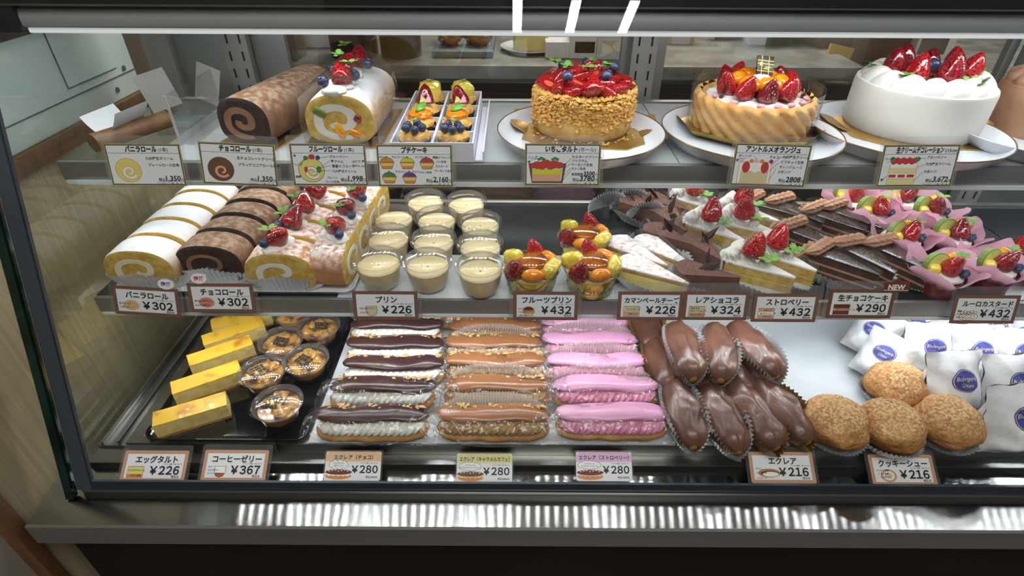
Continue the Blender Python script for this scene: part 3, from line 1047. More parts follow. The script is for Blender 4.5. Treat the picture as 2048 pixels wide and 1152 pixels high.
# ------------------------------------------------------------------ odd papers at the left end of the upper shelf
p = on(233, 285, ZT)
g = G().grid(lambda u, w: ((u - 0.5) * 0.055, (w - 0.5) * 0.045 , 0.012 + 0.022 * (2 * u - 0.9) ** 2 + 0.002 * w), 16, 6)
single('paper_sheet', g.mesh('paper_sheet', 'paper_white', 60), 'small white paper curling up at the left end of the upper shelf', 'paper', T(-0.448, 0.628, ZT + 0.0, rz=-0.3))
g = G().tube([(0, 0, 0.011), (0.02, 0.04, 0.011), (0.04, 0.08, 0.011)], 0.010, 14)
single('paper_tube', g.mesh('paper_tube', 'trim_brown', 60), 'brown paper tube lying under the curled white sheet', 'tube', T(-0.455, 0.585, ZT))
for i, (x, y, rz, ry) in enumerate(((-0.440, 0.715, 0.5, -0.22), (-0.405, 0.745, -0.35, 0.25))):
    g = G().box(-0.018, 0.018, -0.0006, 0.0006, 0, 0.046)
    single('folded_card', g.mesh('folded_card', 'cloudy_paper', 0), ('pale blank card leaning in the left rear corner of the upper shelf', 'pale tilted card beside the left shelf post')[i], 'card', T(x, y, ZT + 0.008, ry=ry, rz=rz, rx=-0.2), 'blank cards in the corner')
st = thing('acrylic_stand', 'clear acrylic divider standing left of the chocolate roll', 'stand', (-0.375, 0.66, ZT))
put('pane', G().box(-0.001, 0.001, -0.05, 0.06, 0, 0.055).mesh('pane', 'film_flat', 0), st)
put('foot', G().box(-0.018, 0.018, -0.05, 0.06, 0, 0.0018).mesh('foot', 'film_flat', 0), st)
put('edge', G().box(-0.0013, 0.0013, -0.0512, -0.05, 0, 0.055).mesh('edge', 'cloudy_paper', 0), st)


# ------------------------------------------------------------------ upper shelf: two whole rolls
def place(u, v, z):
    p = on(u, v, z)
    return (p.x, p.y, z)


def whole_roll(name, label, loc, rz, w, hh, L, skin, face, cream, kw):
    t = thing(name, label, 'cake', loc, rz)
    put('sponge_roll', roll_body(w, hh, L, 56, 3, 0.02).mesh('sponge_roll', [skin, face], 60), t)
    put('cream_swirl', roll_spiral(w, hh, L, both=False, **kw).mesh('cream_swirl', cream, 50), t)
    g = G().box(-w * 0.56, w * 0.56, -0.006, L + 0.006, -0.0018, -0.0002)
    put('gold_card', g.mesh('gold_card', 'gold_card', 0), t, label='gold card under the roll')
    return t


def roll_film(t, w, hh, L, flap=0.012):
    """clear sheet bent over the roll from side to side"""
    o = [(-w * 0.53, 0.001), (-w * 0.545, hh * 0.5), (-w * 0.50, hh * 0.95), (-w * 0.30, hh * 1.22), (0.0, hh * 1.33), (w * 0.3, hh * 1.24), (w * 0.5, hh * 0.95), (w * 0.56, hh * 0.5), (w * 0.54, 0.001)]

    def fn(u, q):
        k = u * (len(o) - 1)
        i = min(int(k), len(o) - 2)
        f = k - i
        x = o[i][0] * (1 - f) + o[i + 1][0] * f
        z = o[i][1] * (1 - f) + o[i + 1][1] * f
        n = noise.noise(Vector((x * 60, q * 5, z * 60))) * 0.002
        return (x + n, -flap + (L + 2 * flap) * q, z + n)
    put('film', G().grid(fn, 40, 14).mesh('film', 'film_flat', 70), t)


zt = ZT + 0.002
p0 = on(499, 288, zt)
t = whole_roll('chocolate_roll_cake', 'whole uncut chocolate roll cake with a dark swirl face, on the upper shelf', (p0.x, p0.y, zt), -0.24, 0.066, 0.052, 0.150, 'cocoa_skin', 'cocoa_sponge', 'cocoa_cream', dict(turns=1.35, th=0.26, s0=0.70))
g = G().grid(lambda u, w: (0.0345 + 0.003 * w, 0.03 + 0.11 * u, 0.003 + 0.05 * w), 14, 6)
put('film', g.mesh('film', 'film_flat', 60), t)
p0 = on(687, 289, zt)
t = whole_roll('fruit_roll_cake', 'whole sugar-dusted fruit roll cake topped with strawberries and blueberries', (p0.x, p0.y, zt), -0.02, 0.077, 0.056, 0.125, 'sponge_white', 'sponge', 'cream', dict(turns=1.25, th=0.26, s0=0.72, s1=0.2))
for k, (x, z, sx, sz, m) in enumerate(((-0.020, 0.037, 0.008, 0.004, 'kiwi'), (0.000, 0.016, 0.0045, 0.009, 'mango'), (0.021, 0.030, 0.004, 0.004, 'strawberry_dark'), (0.016, 0.014, 0.007, 0.0035, 'orange_fruit'))):
    put(('kiwi_piece', 'mango_piece', 'berry_piece', 'orange_piece')[k], G().blob(sx, 0.0025, sz, 14, 8, 0.2, 3, k, p=3).mesh('fruit_piece', m), t, T(x, -0.0015, z, ry=0.5 if k != 1 else -0.3))
g = G()
for k in range(7):
    g.blob(0.014, 0.010, 0.006, 18, 8, 0.15, 2, k, M=T(-0.002 + 0.003 * sin(k * 2), 0.006 + k * 0.0155, 0.0575))
put('cream', g.mesh('cream', 'cream'), t)
for (x, y, s, k, rz, rx) in ((0.003, 0.022, 0.025, 0, 0.5, -0.9), (-0.002, 0.062, 0.024, 2, -0.4, -0.7), (0.004, 0.098, 0.024, 2, 0.3, -0.6)):
    berry(t, x, y, 0.071, s, k, rx, 0.2, rz)
for (x, y) in ((-0.013, 0.008), (0.014, 0.035), (-0.012, 0.05), (0.017, 0.085)):
    blueb(t, x, y, 0.067, 0.0125, 0.6, x * 40)
for k, (x, y, z) in enumerate(((0.011, 0.03, 0.079), (-0.004, 0.048, 0.083), (-0.006, 0.085, 0.086))):
    chervil(t, x, y, z, 0.011, k * 2.0, k)
roll_film(t, 0.077, 0.056, 0.115, 0.006)

# ------------------------------------------------------------------ upper shelf: the box of petit tarts
BW, BD, BH = 0.0875, 0.188, 0.021
bp = on(866, 324, ZT)
bx0, by0 = bp.x, SH_F[ZT] + 0.004
t = thing('cake_box', 'shallow white partitioned box holding eight petit tarts', 'box', (bx0, by0, ZT + 0.0003))
put('base', G().box(-BW / 2, BW / 2, 0, BD, 0, 0.0012).mesh('base', 'box_white', 0), t)
for nm, a in (('side_panel', (-BW / 2, -BW / 2 + 0.0015, 0, BD)), ('side_panel', (BW / 2 - 0.0015, BW / 2, 0, BD)), ('front_panel', (-BW / 2 + 0.0015, BW / 2 - 0.0015, 0, 0.0015)), ('rear_panel', (-BW / 2 + 0.0015, BW / 2 - 0.0015, BD - 0.0015, BD))):
    put(nm, G().box(*a, 0.0012, BH).mesh(nm, 'box_white', 0), t)
put('divider', G().box(-0.0012, 0.0012, 0.0015, BD - 0.0015, 0.0012, BH * 0.93).mesh('divider', 'box_white', 0), t)
for k in range(1, 4):
    for sx in (-1, 1):
        x0, x1 = sorted((sx * 0.0012, sx * (BW / 2 - 0.0015)))
        put('divider', G().box(x0, x1, BD * k / 4 - 0.001, BD * k / 4 + 0.001, 0.0012, BH * 0.8).mesh('divider', 'box_white', 0), t)
t2 = thing('box_lid', 'flat white box lid lying under the petit tart box', 'box', (bx0 + 0.006, by0 + 0.004, ZT + 0.0001))
put('panel', G().box(BW / 2 - 0.005, BW / 2 + 0.0035, -0.004, BD - 0.01, 0.0, 0.0024).mesh('panel', 'box_white', bevel=0.0004), t2)
put('edge', G().box(BW / 2 + 0.0035, BW / 2 + 0.0048, -0.004, BD - 0.01, 0.0, 0.012).mesh('edge', 'box_white', 0), t2)


def petit_base():
    g = G()
    g.lathe([(0.001, 0.0), (0.0135, 0.0), (0.0165, 0.014), (0.0172, 0.016)], 40, 0, None, lambda r, z, t: (r * (1 + 0.035 * cos(20 * t)), z))
    return g.mesh('paper_cup', 'dark_cup_paper', 40)


def petit_crumb(seed):
    g = G().blob(0.0168, 0.0175, 0.009, 20, 10, 0.25, 4, seed, M=T(0, 0, 0.017))
    rnd = random.Random(seed)
    scatter_chips(g, lambda r: (lambda a, q: Vector((0.016 * q * cos(a), 0.017 * q * sin(a), 0.019 + 0.006 * (1 - q))))(r.uniform(0, 6.28), r.uniform(0.5, 1)), 70, 0.0028, 0, seed)
    return g.mesh('crumble_crust', 'crumble', 30)


RN = ('front', 'second', 'third', 'rear')
for r in range(4):
    for c in range(2):
        x = bx0 + (c - 0.5) * (BW / 2 - 0.002)
        y = by0 + BD * (r + 0.5) / 4
        z = ZT + 0.0018
        what = ('blueberries and crumble', 'orange pieces and one mint leaf', 'a dark strawberry and a fruit wedge', 'pale yellow jelly and a herb leaf')[r]
        t = thing('petit_tart', 'petit tart with %s, %s of the %s column' % (what, RN[r], ('left', 'right')[c]), 'tart', (x, y, z), (r * 7 + c) * 0.4 * 0, group='petit tarts in the white box')
        put('paper_cup', cached('ptc', petit_base), t)
        put('crumble_crust', cached(('pcr', r, c), lambda: petit_crumb(r * 2 + c)), t)
        if r == 0:
            for k in range(5):
                a = k * 1.25 + c
                blueb(t, 0.009 * cos(a), -0.002 + 0.009 * sin(a), 0.0285 + 0.001 * (k % 2), 0.0095, 0.4, a)
            chervil(t, 0.001, 0.0, 0.034, 0.006, c, 2)
        elif r == 1:
            put('orange_piece', cached('pto', lambda: G().blob(0.0135, 0.012, 0.007, 20, 10, 0.3, 4, 2, M=T(0, 0.0, 0.026)).mesh('orange_piece', 'orange_fruit')), t, T(rz=c))

            def leaf():
                g = G().grid(lambda u, w: ((u - 0.5) * 0.019, (w - 0.5) * 0.0085 * sin(u * PI * 0.98 + 0.02), 0.0015 * cos((u - 0.5) * 3) - 0.0012 * abs(w - 0.5) * 2), 10, 4)
                return g.mesh('mint_leaf', 'mint')
            put('mint_leaf', cached('ptl', leaf), t, T(0.002, -0.002, 0.0355, ry=-0.25, rz=0.9 - 0.35 * c, rx=0.35))
        elif r == 2:
            berry(t, 0.0, 0.005, 0.031, 0.0235, 2, -0.25, 0, c * 2.0)
            g = G().prism([(0, 0), (0.010, 0.001), (0.006, 0.012)], 0, 0.004, 0)
            put('fruit_wedge', cached('ptw', lambda: g.mesh('fruit_wedge', 'melon', bevel=0.0006)), t, T(-0.006, -0.011, 0.026, rx=0.5, rz=0.4))
            put('radish_wedge', cached('ptx', lambda: G().prism([(0, 0), (0.009, 0.002), (0.003, 0.011)], 0, 0.003, 0).mesh('fruit_wedge', 'pastel_pink', bevel=0.0006)), t, T(0.001, -0.011, 0.0275, rx=0.9, rz=-0.3))
        else:
            put('jelly', cached('ptj', lambda: G().blob(0.0145, 0.0135, 0.012, 22, 12, 0.12, 3, 5, M=T(0, 0, 0.026), p=3).mesh('jelly', 'pineapple')), t, T(rz=c * 2))
            chervil(t, 0.001, -0.002, 0.0385, 0.006, 0.4 + c, 3)

# ------------------------------------------------------------------ plates, gold boards and whole cakes


def plate_mesh(r):
    pr = [(0.001, 0.0022), (r * 0.80, 0.0022), (r * 0.86, 0.0035), (r * 0.93, 0.0085), (r * 0.985, 0.0175), (r, 0.0185), (r * 1.003, 0.0178), (r * 0.975, 0.0150), (r * 0.90, 0.005), (r * 0.80, 0.0), (r * 0.3, 0.0)]
    g = G().lathe(pr[:5] + pr[5:], 72, 0, None, None, True, False)
    return g.mesh('dish', 'porcelain', 50)


def dinner_plate(u, v, r, label):
    p = on(u, v, ZT + 0.0175)
    t = thing('cake_plate', label, 'plate', (p.x, p.y, ZT + 0.0003), group='round white cake plates')
    put('dish', cached(('dish', r), lambda: plate_mesh(r)), t)
    put('rim_line', cached(('rim', r), lambda: G().grid(lambda a, b: ((r * 1.0015 + 0.0007 * cos(b * 2 * PI)) * cos(a * 2 * PI), (r * 1.0015 + 0.0007 * cos(b * 2 * PI)) * sin(a * 2 * PI), 0.0183 + 0.0007 * sin(b * 2 * PI)), 72, 6, True, True).mesh('rim_line', 'rim_gold')), t, label='thin gold rim line')
    return p


def board(name, poly, loc, rz, label, lift=(), mat='gold_card', fold=0.012):
    t = thing(name, label, 'cake board', loc, rz)
    put('card', G().prism(poly, 0, 0.0012).mesh('card', mat, bevel=0.0003), t)
    for (x, y, a, w) in lift:
        put('tab', G().prism([(0, -w / 2), (0.016, -w / 2 + 0.003), (0.022, -w / 2 + 0.011), (0.022, w / 2 - 0.011), (0.016, w / 2 - 0.003), (0, w / 2)], 0, 0.001).mesh('tab', mat, 0), t, T(x, y, 0.0008, rz=a, ry=-fold))
    return t


PL = [(1161, 258, 0.0935, 'left round white plate with a gold rim, under the strawberry tart'), (1500, 259, 0.0975, 'middle round white plate with a gold rim, under the orange cake'), (1810, 256, 0.103, 'right round white plate with a gold rim, under the white cream cake')]
pc = [dinner_plate(*a) for a in PL]
p = on(2078, 262, ZT + 0.0175)
t = thing('cake_plate', 'white plate cut off at the right edge, under the mocha cream cake', 'plate', (p.x, p.y, ZT + 0.0003))
put('dish', cached(('dish', 0.088), lambda: plate_mesh(0.088)), t)
p4 = p
ZP = ZT + 0.0003 + 0.0024                                    # top of the plate well

# strawberry tart
q = on(1166, 255, ZP)
sq = [(-0.070, -0.048), (-0.048, -0.069), (0.048, -0.069), (0.070, -0.048), (0.070, 0.05), (0.05, 0.066), (-0.05, 0.066), (-0.070, 0.05)]
board('gold_board', sq, (q.x, q.y, ZP), -0.10, 'square gold cake board under the strawberry tart', ((-0.067, 0.004, PI, 0.07), (0.067, 0.006, 0, 0.06)), fold=0.45)
t = thing('strawberry_tart', 'round crumb-coated tart heaped with glazed strawberries and blueberries', 'tart', (q.x - 0.002, q.y + 0.0, ZP + 0.0014))
RTT, HT = 0.0575, 0.044
g = G().lathe([(0.001, 0), (RTT * 0.96, 0), (RTT, 0.003), (RTT * 1.01, 0.016), (RTT * 1.0, HT * 0.8), (RTT * 0.95, HT), (RTT * 0.85, HT * 1.02), (0.001, HT * 0.98)], 64, 0, None, lambda r, z, a: (r * (1 + 0.012 * noise.noise(Vector((cos(a) * 4, sin(a) * 4, z * 60)))), z))
put('tart_shell', g.mesh('tart_shell', 'tart_shell', 50), t)
g = G()


def crumb_pos(rnd):
    a = rnd.uniform(0, 2 * PI)
    z = 0.010 + 0.037 * math.sqrt(rnd.random())
    top = 1.0 if z < HT else 0.97
    return Vector(((RTT + 0.001) * top * cos(a), (RTT + 0.001) * top * sin(a), z + 0.003 * cos(3 * a)))


scatter_chips(g, crumb_pos, 2100, 0.0038, 0, 11, 0.8)
scatter_chips(g, lambda r: (lambda a, q: Vector((q * cos(a), q * sin(a), HT + 0.003)))(r.uniform(0, 6.28), RTT * r.uniform(0.84, 1.0)), 520, 0.0042, 0, 12, 0.8)
cr = put('crumb_coating', g.mesh('crumb_coating', 'crumble', 0), t)
g = G().lathe([(RTT * 0.9, HT * 0.99), (RTT * 0.6, HT + 0.012), (0.001, HT + 0.016)], 40, 0, None, lambda r, z, a: (r, z + 0.002 * noise.noise(Vector((r * 80, a * 2, 0)))))
put('glazed_jelly', g.mesh('glazed_jelly', 'berry_glaze'), t)
rnd = random.Random(5)
for ring, n, s in ((0.0455, 15, 0.021), (0.029, 10, 0.023), (0.012, 5, 0.024), (0.0, 1, 0.022)):
    for k in range(n):
        a = k / n * 2 * PI + ring * 40
        zz = HT + 0.006 + (0.047 - ring) * 0.28
        if (k + int(ring * 1000)) % 3 == 1:
            put('strawberry', half_berry_mesh(), t, T(ring * cos(a), ring * sin(a), zz + 0.004, rx=rnd.uniform(-0.7, 0.3), ry=rnd.uniform(-0.5, 0.5), rz=rnd.uniform(0, 6), s=s * 1.15))
        else:
            berry(t, ring * cos(a), ring * sin(a), zz, s, 0, rnd.uniform(-1.2, 1.2), rnd.uniform(-1, 1), rnd.uniform(0, 6))
for x, y in ((-0.023, -0.026), (0.021, -0.022), (-0.024, 0.028), (0.035, 0.018), (0.005, 0.036)):
    blueb(t, x, y, HT + 0.021, 0.0125, 0.5, x * 60)
for k, (x, y) in enumerate(((0.001, -0.016), (-0.022, -0.008), (0.024, -0.004), (-0.034, 0.012), (0.008, 0.02))):
    chervil(t, x, y, HT + 0.0255, 0.0115, k * 1.7, k)
g = G()
scatter_chips(g, lambda r: (lambda a, q: Vector((q * cos(a), q * sin(a), 0.0018)))(r.uniform(0, 6.28), RTT * r.uniform(1.02, 1.22)), 130, 0.0022, 0, 21, 0.5)
o = put('fallen_crumbs', g.mesh('fallen_crumbs', 'crumble', 0), t)
o['kind'] = 'stuff'

# orange cake with a twisted biscuit wall, in a clear collar, on an eight-cornered gold tray
ZO = ZP + 0.004
q = on(1495, 250, ZO)
Ro = 0.0668
oc = [(1.20 * Ro * cos(a), 1.10 * Ro * sin(a)) for a in [PI / 8 + k * PI / 4 for k in range(8)]]
t = thing('gold_tray', 'eight-cornered gold tray with a raised rim under the orange cake', 'cake board', (q.x, q.y, ZO + 0.0002), 0.06)
put('card', G().prism([(x * 1.02, y * 1.05) for x, y in oc], 0, 0.001).mesh('card', 'gold_card', 0), t)
g = G()
n8 = 8
a_ = [(x * 1.02, y * 1.05, 0.001) for x, y in oc]
b_ = [(x * 1.10, y * 1.14, 0.0065) for x, y in oc]
c_ = [(x * 1.11, y * 1.15, 0.0062) for x, y in oc]
d_ = [(x * 1.03, y * 1.06, 0.0) for x, y in oc]
for A, B in ((a_, b_), (b_, c_), (c_, d_)):
    g.add(A + B, [(i, (i + 1) % n8, n8 + (i + 1) % n8, n8 + i) for i in range(n8)])
put('rim', g.mesh('rim', 'gold_foil', 0), t)
t = thing('orange_cake', 'round cake in a twisted biscuit wall with strawberries, orange pieces and a chocolate plaque', 'cake', (q.x, q.y, ZO + 0.0014))
HO = 0.036


def twist(u, w):
    a = u * 2 * PI
    z = HO * w
    r = Ro * (0.955 + 0.03 * w) * (1 + 0.062 * abs(sin(11 * (a + 0.75 * w))) ** 0.7)
    k = 1 - 0.10 * max(0, (w - 0.86) / 0.14) ** 2
    return (r * k * cos(a), r * k * sin(a), z + 0.003 * abs(sin(11 * (a + 0.75))) * w)


g = G().grid(twist, 176, 14, True, False, 0)
g.grid(lambda u, w: (Ro * (0.89 - 0.11 * w) * cos(u * 2 * PI), Ro * (0.89 - 0.11 * w) * sin(u * 2 * PI), HO * (1.0 - 0.12 * w)), 88, 3, True)
put('biscuit_wall', g.mesh('biscuit_wall', 'ladyfinger', 60), t)
put('cream', G().lathe([(Ro * 0.84, HO * 0.86), (Ro * 0.78, HO * 0.98), (Ro * 0.6, HO * 1.02), (0.001, HO * 1.05)], 48, 0, None, lambda r, z, a: (r, z + 0.0015 * cos(9 * a))).mesh('cream', 'cream'), t)
for k in range(9):
    a = -PI / 2 + k * 2 * PI / 9
    r = 0.038 if k % 2 else 0.036
    berry(t, r * cos(a), r * sin(a), HO + 0.0120, 0.0250, 2 if k % 3 == 0 else 0, 0.35 * -sin(a), 0.35 * cos(a), k)
for k in range(6):
    a = -PI / 2 + (k + 0.2) * 2 * PI / 6
    put('orange_piece', cached('opc', lambda: G().blob(0.014, 0.010, 0.009, 20, 10, 0.12, 3, 3).mesh('orange_piece', 'orange_fruit')), t, T(0.0225 * cos(a), 0.0225 * sin(a), HO + 0.0145, rz=a + 1.2, rx=0.5, s=1.05))
put('cream_mound', G().lathe([(0.016, 0), (0.014, 0.010), (0.008, 0.014), (0.001, 0.0155)], 28).mesh('cream_mound', 'cream'), t, T(-0.001, -0.008, HO + 0.0085))
pl = put('plaque', G().box(-0.0105, 0.0105, -0.0009, 0.0009, 0, 0.021).mesh('plaque', 'choc_dark', bevel=0.0004), t, T(0.004, -0.002, HO + 0.0215, rx=-0.5, rz=0.15, ry=0.12))
g = G()
for k in (0.004, 0.012, 0.0155):
    g.box(-0.0105, 0.0105, -0.0011, -0.0009, k, k + 0.0004)
for k in (-0.005, 0.004):
    g.box(k, k + 0.0004, -0.0011, -0.0009, 0, 0.021)
g.box(-0.007, -0.004, -0.0011, -0.0009, 0.010, 0.0135)
g.box(-0.002, 0.005, -0.0011, -0.0009, 0.0065, 0.0072)
g.box(0.0, 0.007, -0.0011, -0.0009, 0.0085, 0.0092)
put('gold_print', g.mesh('gold_print', 'gold_dust', 0), pl)
for k, (a, r) in enumerate(((-1.1, 0.052), (-1.8, 0.0525), (-2.35, 0.053), (-0.75, 0.0545), (-0.4, 0.054), (-2.9, 0.053), (-1.45, 0.0535))):
    put('pink_chip', cached('pkc', lambda: G().blob(0.0045, 0.003, 0.0016, 14, 8, p=3).mesh('pink_chip', 'pastel_pink')), t, T(r * cos(a), r * sin(a), HO + 0.0012, rz=a + 1.3, rx=0.3))
for k, a in enumerate((-2.75, -0.25, 1.2)):
    r = 0.051
    pts = [(r * cos(a) + 0.004 * sin(w * 3), r * sin(a) + 0.003 * w, HO + 0.0 + 0.020 * w) for w in [i / 6 for i in range(7)]]
    put('chocolate_curl', G().tube(pts, [0.0026 * (1 - 0.85 * i / 6) for i in range(7)], 6).mesh('chocolate_curl', 'choc_dark'), t)
g = G().grid(lambda u, w: (Ro * (1.075 + 0.02 * w + 0.02 * sin(u * 7)) * cos(u * 2 * PI), Ro * (1.075 + 0.02 * w + 0.02 * sin(u * 7)) * sin(u * 2 * PI), 0.001 + 0.047 * w), 72, 3, True)
put('clear_collar', g.mesh('clear_collar', 'film_flat'), t, label='clear plastic collar')

# white cream cake
q = on(1812, 252, ZP)
Rc, HC = 0.0735, 0.052
board('gold_board', [(-0.084, -0.045), (-0.050, -0.078), (0.050, -0.078), (0.084, -0.045), (0.084, 0.04), (0.05, 0.070), (-0.05, 0.070), (-0.084, 0.04)], (q.x, q.y, ZP), -0.06, 'square gold cake board under the white cream cake', ((-0.080, 0.0, PI, 0.06), (0.080, 0.012, 0, 0.05)), fold=0.3)
t = thing('cream_cake', 'round white whipped cream cake crowned with whole strawberries and herb leaves', 'cake', (q.x + 0.001, q.y, ZP + 0.0014))
put('cream_coat', G().lathe([(0.001, 0), (Rc * 0.97, 0), (Rc * 0.985, 0.002), (Rc, 0.02), (Rc, HC - 0.004), (Rc * 0.985, HC), (Rc * 0.94, HC + 0.0005), (0.001, HC)], 96, 0, None, lambda r, z, a: (r * (1 + 0.004 * noise.noise(Vector((cos(a) * 5, sin(a) * 5, z * 30)))), z)).mesh('cream_coat', 'cream', 50), t)


def petal():
    g = G()

    def fn(u, w):
        x = (w - 0.35) * 0.030
        prof = sin(min(1, w * 1.02) * PI * 0.98 + 0.02) ** 0.6
        y = (u - 0.5) * 0.024 * prof
        z = 0.0105 * prof * (1 - (2 * u - 1) ** 2) ** 0.5 * (0.55 + 0.45 * w) + 0.002 * sin(w * 4) * (1 - abs(2 * u - 1))
        return (x, y, z)
    return g.grid(fn, 14, 12).mesh('piped_petal', 'cream', 60)


for k in range(15):
    a = k / 15 * 2 * PI
    put('piped_petal', cached('petal', petal), t, T((Rc - 0.0165) * cos(a), (Rc - 0.0165) * sin(a), HC - 0.0010, rz=a + PI / 2 + 0.72, s=(1.45, 1.30, 1.75)))
for k, (x, y, s, kd) in enumerate(((-0.022, -0.012, 0.030, 0), (0.010, -0.022, 0.033, 2), (0.036, -0.014, 0.031, 0), (-0.036, 0.010, 0.031, 2), (-0.018, 0.026, 0.031, 2), (0.012, 0.022, 0.028, 2), (0.038, 0.018, 0.03, 0))):
    berry(t, x, y, HC + s * 0.52, s, kd, 0.12 * (k % 3 - 1), -x * 5, k)
for x, y in ((-0.004, 0.004), (0.024, 0.003), (0.008, 0.010)):
    blueb(t, x, y, HC + 0.017, 0.014, 0.5, x * 60)
for k, (x, y, s) in enumerate(((-0.042, -0.022, 0.013), (-0.034, -0.03, 0.011), (0.026, -0.052, 0.014), (0.020, -0.042, 0.012), (0.058, -0.004, 0.013), (-0.052, 0.026, 0.01))):
    chervil(t, x, y, HC + 0.009, s, k * 1.9, k % 3, 0.5 if k in (2, 3) else 0)

# mocha cream cake at the right edge
q = on(2082, 258, ZP)
t = thing('mocha_cake', 'tall pale mocha cream cake cut off by the right edge, piped blobs on top', 'cake', (q.x, q.y, ZP))
put('mocha_coat', G().lathe([(0.001, 0), (0.062, 0), (0.061, 0.03), (0.060, 0.050), (0.057, 0.053), (0.001, 0.053)], 72).mesh('mocha_coat', 'mocha_cream', 50), t)
for k in range(14):
    a = k / 14 * 2 * PI
    put('piped_blob', cached('mblob', lambda: G().lathe([(0.0105, 0), (0.0115, 0.004), (0.009, 0.010), (0.003, 0.0135), (0.0005, 0.0145)], 20).mesh('piped_blob', 'mocha_cream')), t, T(0.047 * cos(a), 0.047 * sin(a), 0.052))
for k in range(6):
    a = k + 2.6
    berry(t, 0.028 * cos(a), 0.028 * sin(a), 0.064, 0.026, 0, 0.2, 0.1, k)
chervil(t, -0.036, -0.004, 0.068, 0.014, 2.0, 1)
p = on(1983, 214, ZT + 0.0175)
t = thing('cake_plate', 'white plate with a gold board half hidden between the cream cake and the mocha cake', 'plate', (p.x + 0.002, p.y + 0.028, ZT + 0.0003))
put('dish', cached(('dish', 0.04), lambda: plate_mesh(0.04)), t)


# ------------------------------------------------------------------ middle shelf
ZM1 = ZM + 0.0003
lin = on(985, 592, ZM)
single('shelf_liner', G().box(-0.205, 0.185, SH_F[ZM] + 0.002, 0.625, 0, 0.0006).mesh('shelf_liner', 'liner_white', 0), 'white liner strip on the front half of the middle shelf under the puddings', 'liner', T(0, 0, ZM + 0.0001))
# long white ceramic tray under the roll slices
ta = on(232, 592, ZM)
tx0, tx1, ty0, ty1 = ta.x - 0.004, -0.186, SH_F[ZM] + 0.004, 0.768


def tray(name, label, cat, x0, x1, y0, y1, z, mat, rim=0.006, hh=0.007, r=0.012, n=6):
    t = thing(name, label, cat, ((x0 + x1) / 2, (y0 + y1) / 2, z))
    w, d = (x1 - x0) / 2, (y1 - y0) / 2

    def ring(k, zz):
        out = []
        rr = max(0.002, r + k)
        for cx, cy, a0 in ((w - r, d - r, 0), (-w + r, d - r, PI / 2), (-w + r, -d + r, PI), (w - r, -d + r, 1.5 * PI)):
            for i in range(n + 1):
                a = a0 + i / n * PI / 2
                out.append((cx + rr * cos(a), cy + rr * sin(a), zz))
        return out
    rs = [ring(-rim - 0.002, 0.0), ring(-rim, 0.0), ring(-0.0006, hh - 0.001), ring(0, hh), ring(-0.0014, hh), ring(-rim - 0.001, 0.0016), ring(-rim - 0.004, 0.0012)]
    m = len(rs[0])
    g = G()
    vs = [p for q in rs for p in q]
    fs = [(j * m + i, j * m + (i + 1) % m, (j + 1) * m + (i + 1) % m, (j + 1) * m + i) for j in range(len(rs) - 1) for i in range(m)]
    fs += [tuple(reversed(range(m))), tuple((len(rs) - 1) * m + i for i in range(m))]
    g.add(vs, fs)
    put('tray_body', g.mesh('tray_body', mat, 40), t)
    return t


tray('serving_tray', 'long white ceramic tray carrying the roll cake slices', 'tray', tx0, tx1, ty0, ty1, ZM1, 'porcelain')
ZR = ZM1 + 0.0016


def slice_meshes(kind, L):
    w, hh = 0.083, 0.053
    skin, face, cream = {'v': ('sponge_white', 'sponge', 'cream_yellow'), 'c': ('cocoa_skin', 'cocoa_sponge', 'cocoa_cream'), 'f': ('sponge_rose', 'sponge', 'cream')}[kind]
    body = cached(('rb', kind, L), lambda: roll_body(w, hh, L, 56, {'v': 1, 'c': 2, 'f': 3}[kind], 0.025).mesh('sponge_roll', [skin, face], 60))
    swf = cached(('rs', kind, L), lambda: roll_spiral(w, hh, L, 1.2 if kind != 'f' else 1.0, 0.74, 0.15, 0.19 if kind != 'c' else 0.14, both=False).mesh('cream_swirl', cream, 50))
    return w, hh, body, swf


def roll_cup():
    return pleated(0.043, 0.019, 0.007, lambda a: 0.016 + 0.012 * max(0, -sin(a)) ** 2 * abs(1 - 0.9 * abs(cos(a))), 54, zig=0.0013).mesh('foil_cup', 'silver_foil', 0)


def roll_slice(name, label, kind, loc, rz, L, cup=True, tilt=0.0, group=None, topped=False, film=False, seed=0):
    w, hh, body, swf = slice_meshes(kind, L)
    t = thing(name, label, 'cake', M=T(*loc, rx=tilt, rz=rz), group=group)
    put('sponge_roll', body, t)
    put('cream_swirl', swf, t)
    if cup:
        put('foil_cup', cached('rcup', roll_cup), t, T(0, L / 2 - 0.002, 0.0))
    if topped:
        g = G()
        for k in range(3):
            g.blob(0.011, 0.010, 0.006, 16, 8, 0.2, 2, k + seed, M=T(-0.006 + 0.005 * k, L * (0.25 + 0.25 * k), hh - 0.0005))
        put('cream', cached(('rcream', L, seed % 2), lambda: g.mesh('cream', 'cream')), t)
        berry(t, 0.002, L * 0.45, hh + 0.013, 0.028, (0, 2, 0)[seed % 3], 0.4 - 0.5 * (seed % 2), 0.9, seed * 1.1)
        blueb(t, -0.012, L * 0.2, hh + 0.009, 0.0115, 0.5, seed)
        chervil(t, -0.009, L * 0.55, hh + 0.018, 0.012, seed * 1.3, seed % 4)
    if film:
        g = G().grid(lambda u, q: (w * 0.515 * cos(u * PI) * (1.02), -0.004 + (L + 0.006) * q, max(0.002, hh * 0.5 + hh * 0.56 * sin(u * PI) + 0.004 * noise.noise(Vector((u * 5, q * 3, seed))))), 26, 6)
        put('film', cached(('rfilm', L, seed % 2), lambda: g.mesh('film', 'film_flat', 70)), t)
    return t


